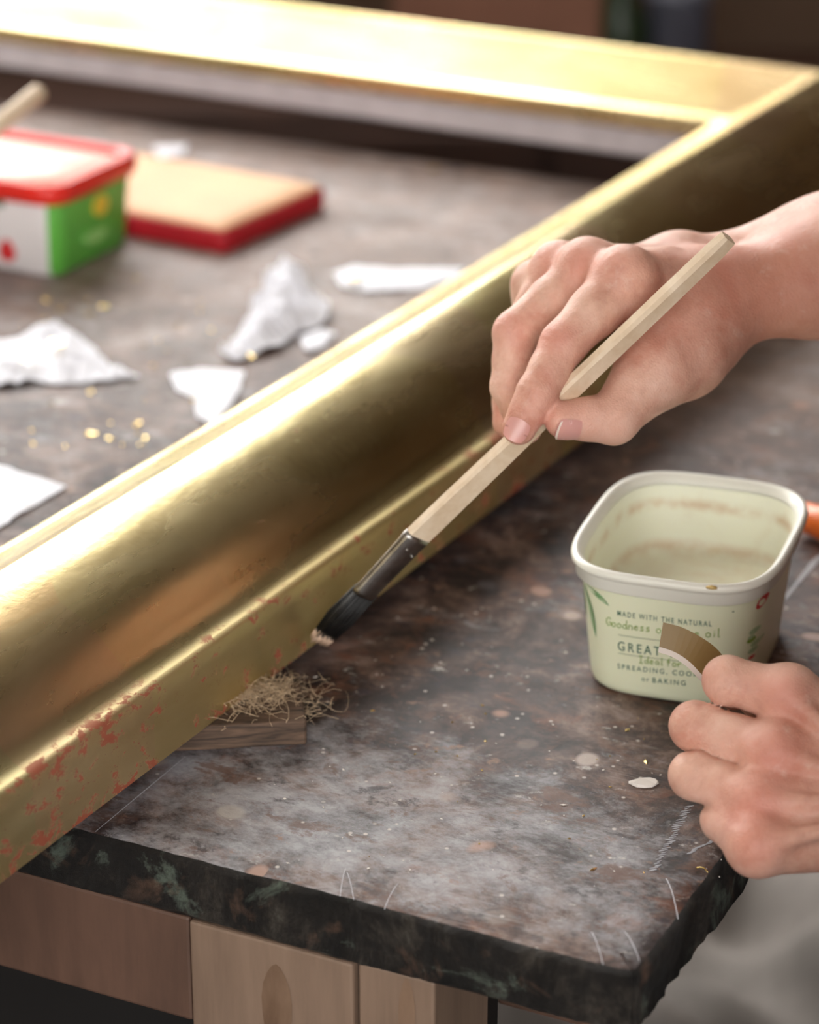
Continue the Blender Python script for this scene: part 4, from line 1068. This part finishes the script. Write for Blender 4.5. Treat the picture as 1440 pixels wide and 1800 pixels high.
# ---- wooden block and hemp under the frame
b0 = G(540, 1310)[:2]; b1 = G(310, 1322)[:2]; bd = unit(b0 - b1); bn = np.array([-bd[1], bd[0]])
blk = empty('support_block', (b0[0], b0[1], Z0), math.atan2(bd[1], bd[0])); tag(blk, 'weathered wooden block wedged under the gilded frame', 'block')
bm = box_bm(-.125, 0, 0, .040, 0, .0115, .0012, 2)
bmesh.ops.subdivide_edges(bm, edges=bm.edges[:], cuts=3, use_grid_fill=True)
for v in bm.verts: v.co += Vector((0, .0005 * nz(v.co.x * 3, 1), .0002 * nz(v.co.x * 2 + v.co.y * 5, 1) if v.co.z > .006 and v.co.x > -.03 else 0))
bm_obj('block_body', bm, M['block'], blk)
hp_ = []
rs = random.Random(9)
for i in range(700):
    c = np.array([rs.gauss(-.022, .013), rs.gauss(.027, .009), .0118 + abs(rs.gauss(0, .0020))]); a = rs.uniform(0, 6.28); L = rs.uniform(.004, .014); bb = rs.uniform(-.9, .9)
    if c[1] > .038 or c[0] > -.002: c[2] = max(.001, c[2] - .006)
    pts = [c + np.array([math.cos(a + bb * s) * L * s, math.sin(a + bb * s) * L * s, .0022 * math.sin(3 * s)]) for s in (-.6, -.3, 0, .3, .6)]
    hp_.append(tube(pts, .00006 + .00008 * rs.random(), 3))
V, F = merge(hp_); o = mesh_obj('hemp_fibres', V, F, M['fibre']); o.location = (b0[0], b0[1], Z0); o.rotation_euler = (0, 0, math.atan2(bd[1], bd[0]))
tag(o, 'tangled straw coloured fibres lying on the wooden block', 'fibres', kind='stuff')

# ---- orange tool handle at the right, wiped white smear strip
oa, ob = G(1404, 905, .010), G(1560, 960, .010)
V, F = tube([oa, oa + (ob - oa) * .05, oa + (ob - oa) * .4, ob], [.0045, .0075, .0088, .008], 16)
o = mesh_obj('orange_handle', [v - oa for v in V], F, M['orange']); o.location = tuple(oa); tag(o, 'orange plastic tool handle behind the cream tub', 'tool')

# ---- dust sheet on a stool seen below the bench at the right
nx_, ny_ = 60, 50; V = []; F = []
cs = np.array([.30, 1.62, 0])
for j in range(ny_ + 1):
    for i in range(nx_ + 1):
        x = -.38 + .76 * i / nx_; y = -.30 + .60 * j / ny_
        e = max(abs(x) / .26, abs(y) / .2); z = .36 - max(0, e - 1) * .75 + .03 * math.sin(x * 17 + y * 9) + .025 * math.sin(y * 23 - x * 12 + 1) + .015 * math.sin(x * 41 + 2 * y) + .01 * math.sin((x + y) * 60)
        V.append((x * (1 if e < 1 else .92), y * (1 if e < 1 else .92), max(z, .02)))
for j in range(ny_):
    for i in range(nx_): o_ = j * (nx_ + 1) + i; F.append((o_, o_ + 1, o_ + nx_ + 2, o_ + nx_ + 1))
nv_ = len(V); V += [(v[0], v[1], v[2] - .004) for v in V]; F += [tuple(reversed([i + nv_ for i in f])) for f in F]
o = mesh_obj('dust_sheet', V, F, M['cloth']); o.location = tuple(cs); tag(o, 'crumpled grey dust sheet heaped under the right side of the bench', 'cloth')

# ---- marks of chalk and a knife line on the bench top (thin deposits, parts of the top)
def marks(name, strokes, mat, label):
    parts = []
    for a, b, wd in strokes:
        A_, B_ = G(*a), G(*b); d = unit(B_ - A_); nn = np.array([-d[1], d[0], 0]) * wd / 2; z = np.array([0, 0, .00018 + .000004 * len(parts)])
        V = [A_ - nn * .3, A_ + nn * .3, A_ * .6 + B_ * .4 + nn, B_ + nn * .3, B_ - nn * .3, A_ * .6 + B_ * .4 - nn]
        V2_ = [v + z for v in V]; F = [(0, 5, 4, 3, 2, 1), (6, 7, 8, 9, 10, 11)] + [(k, (k + 1) % 6, 6 + (k + 1) % 6, 6 + k) for k in range(6)]
        parts.append((V + V2_, F))
    V, F = merge(parts); V = [v - np.array([0, 0, Z0]) for v in V]
    c, s_a = math.cos(-TA), math.sin(-TA)
    V = [((v[0] - FC[0]) * c - (v[1] - FC[1]) * s_a, (v[0] - FC[0]) * s_a + (v[1] - FC[1]) * c, v[2]) for v in V]
    o = mesh_obj(name, V, F, mat, top, False); o['kind'] = 'stuff'; o['label'] = label; return o
rs = random.Random(12)
M['chalkmark'] = plain('rubbed chalk', (172, 172, 178), .85, var=.15, scale=90)
st = []
for k in range(30):
    f = k / 29; x = 1212 - 62 * f + rs.uniform(-3, 3); y = 1418 + 112 * f; L = rs.uniform(8, 20) * (1 - .2 * f)
    st.append(((x - L / 2, y + 1), (x + L / 2, y - 1.5), .0005 + .0003 * rs.random()))
for k in range(10):
    f = k / 9; x = 1255 - 45 * f + rs.uniform(-3, 3); y = 1478 + 22 * f; st.append(((x - 5, y + 1), (x + 5, y - 1), .0006))
marks('chalk_scrapes', st, M['chalkmark'], 'row of short white chalk scrapes')
st = [((1362 + k * 1.1, 1076 - k * 1.5), (1372 + k * 1.5, 1060 - k * 1.6), .0012 + .0006 * math.sin(k)) for k in range(60)]
marks('chalk_smear', st, M['chalkmark'], 'long wiped white chalk smear')
marks('knife_line', [((326, 1330), (168, 1462), .0004)], M['chalkmark'], 'fine straight knife line')
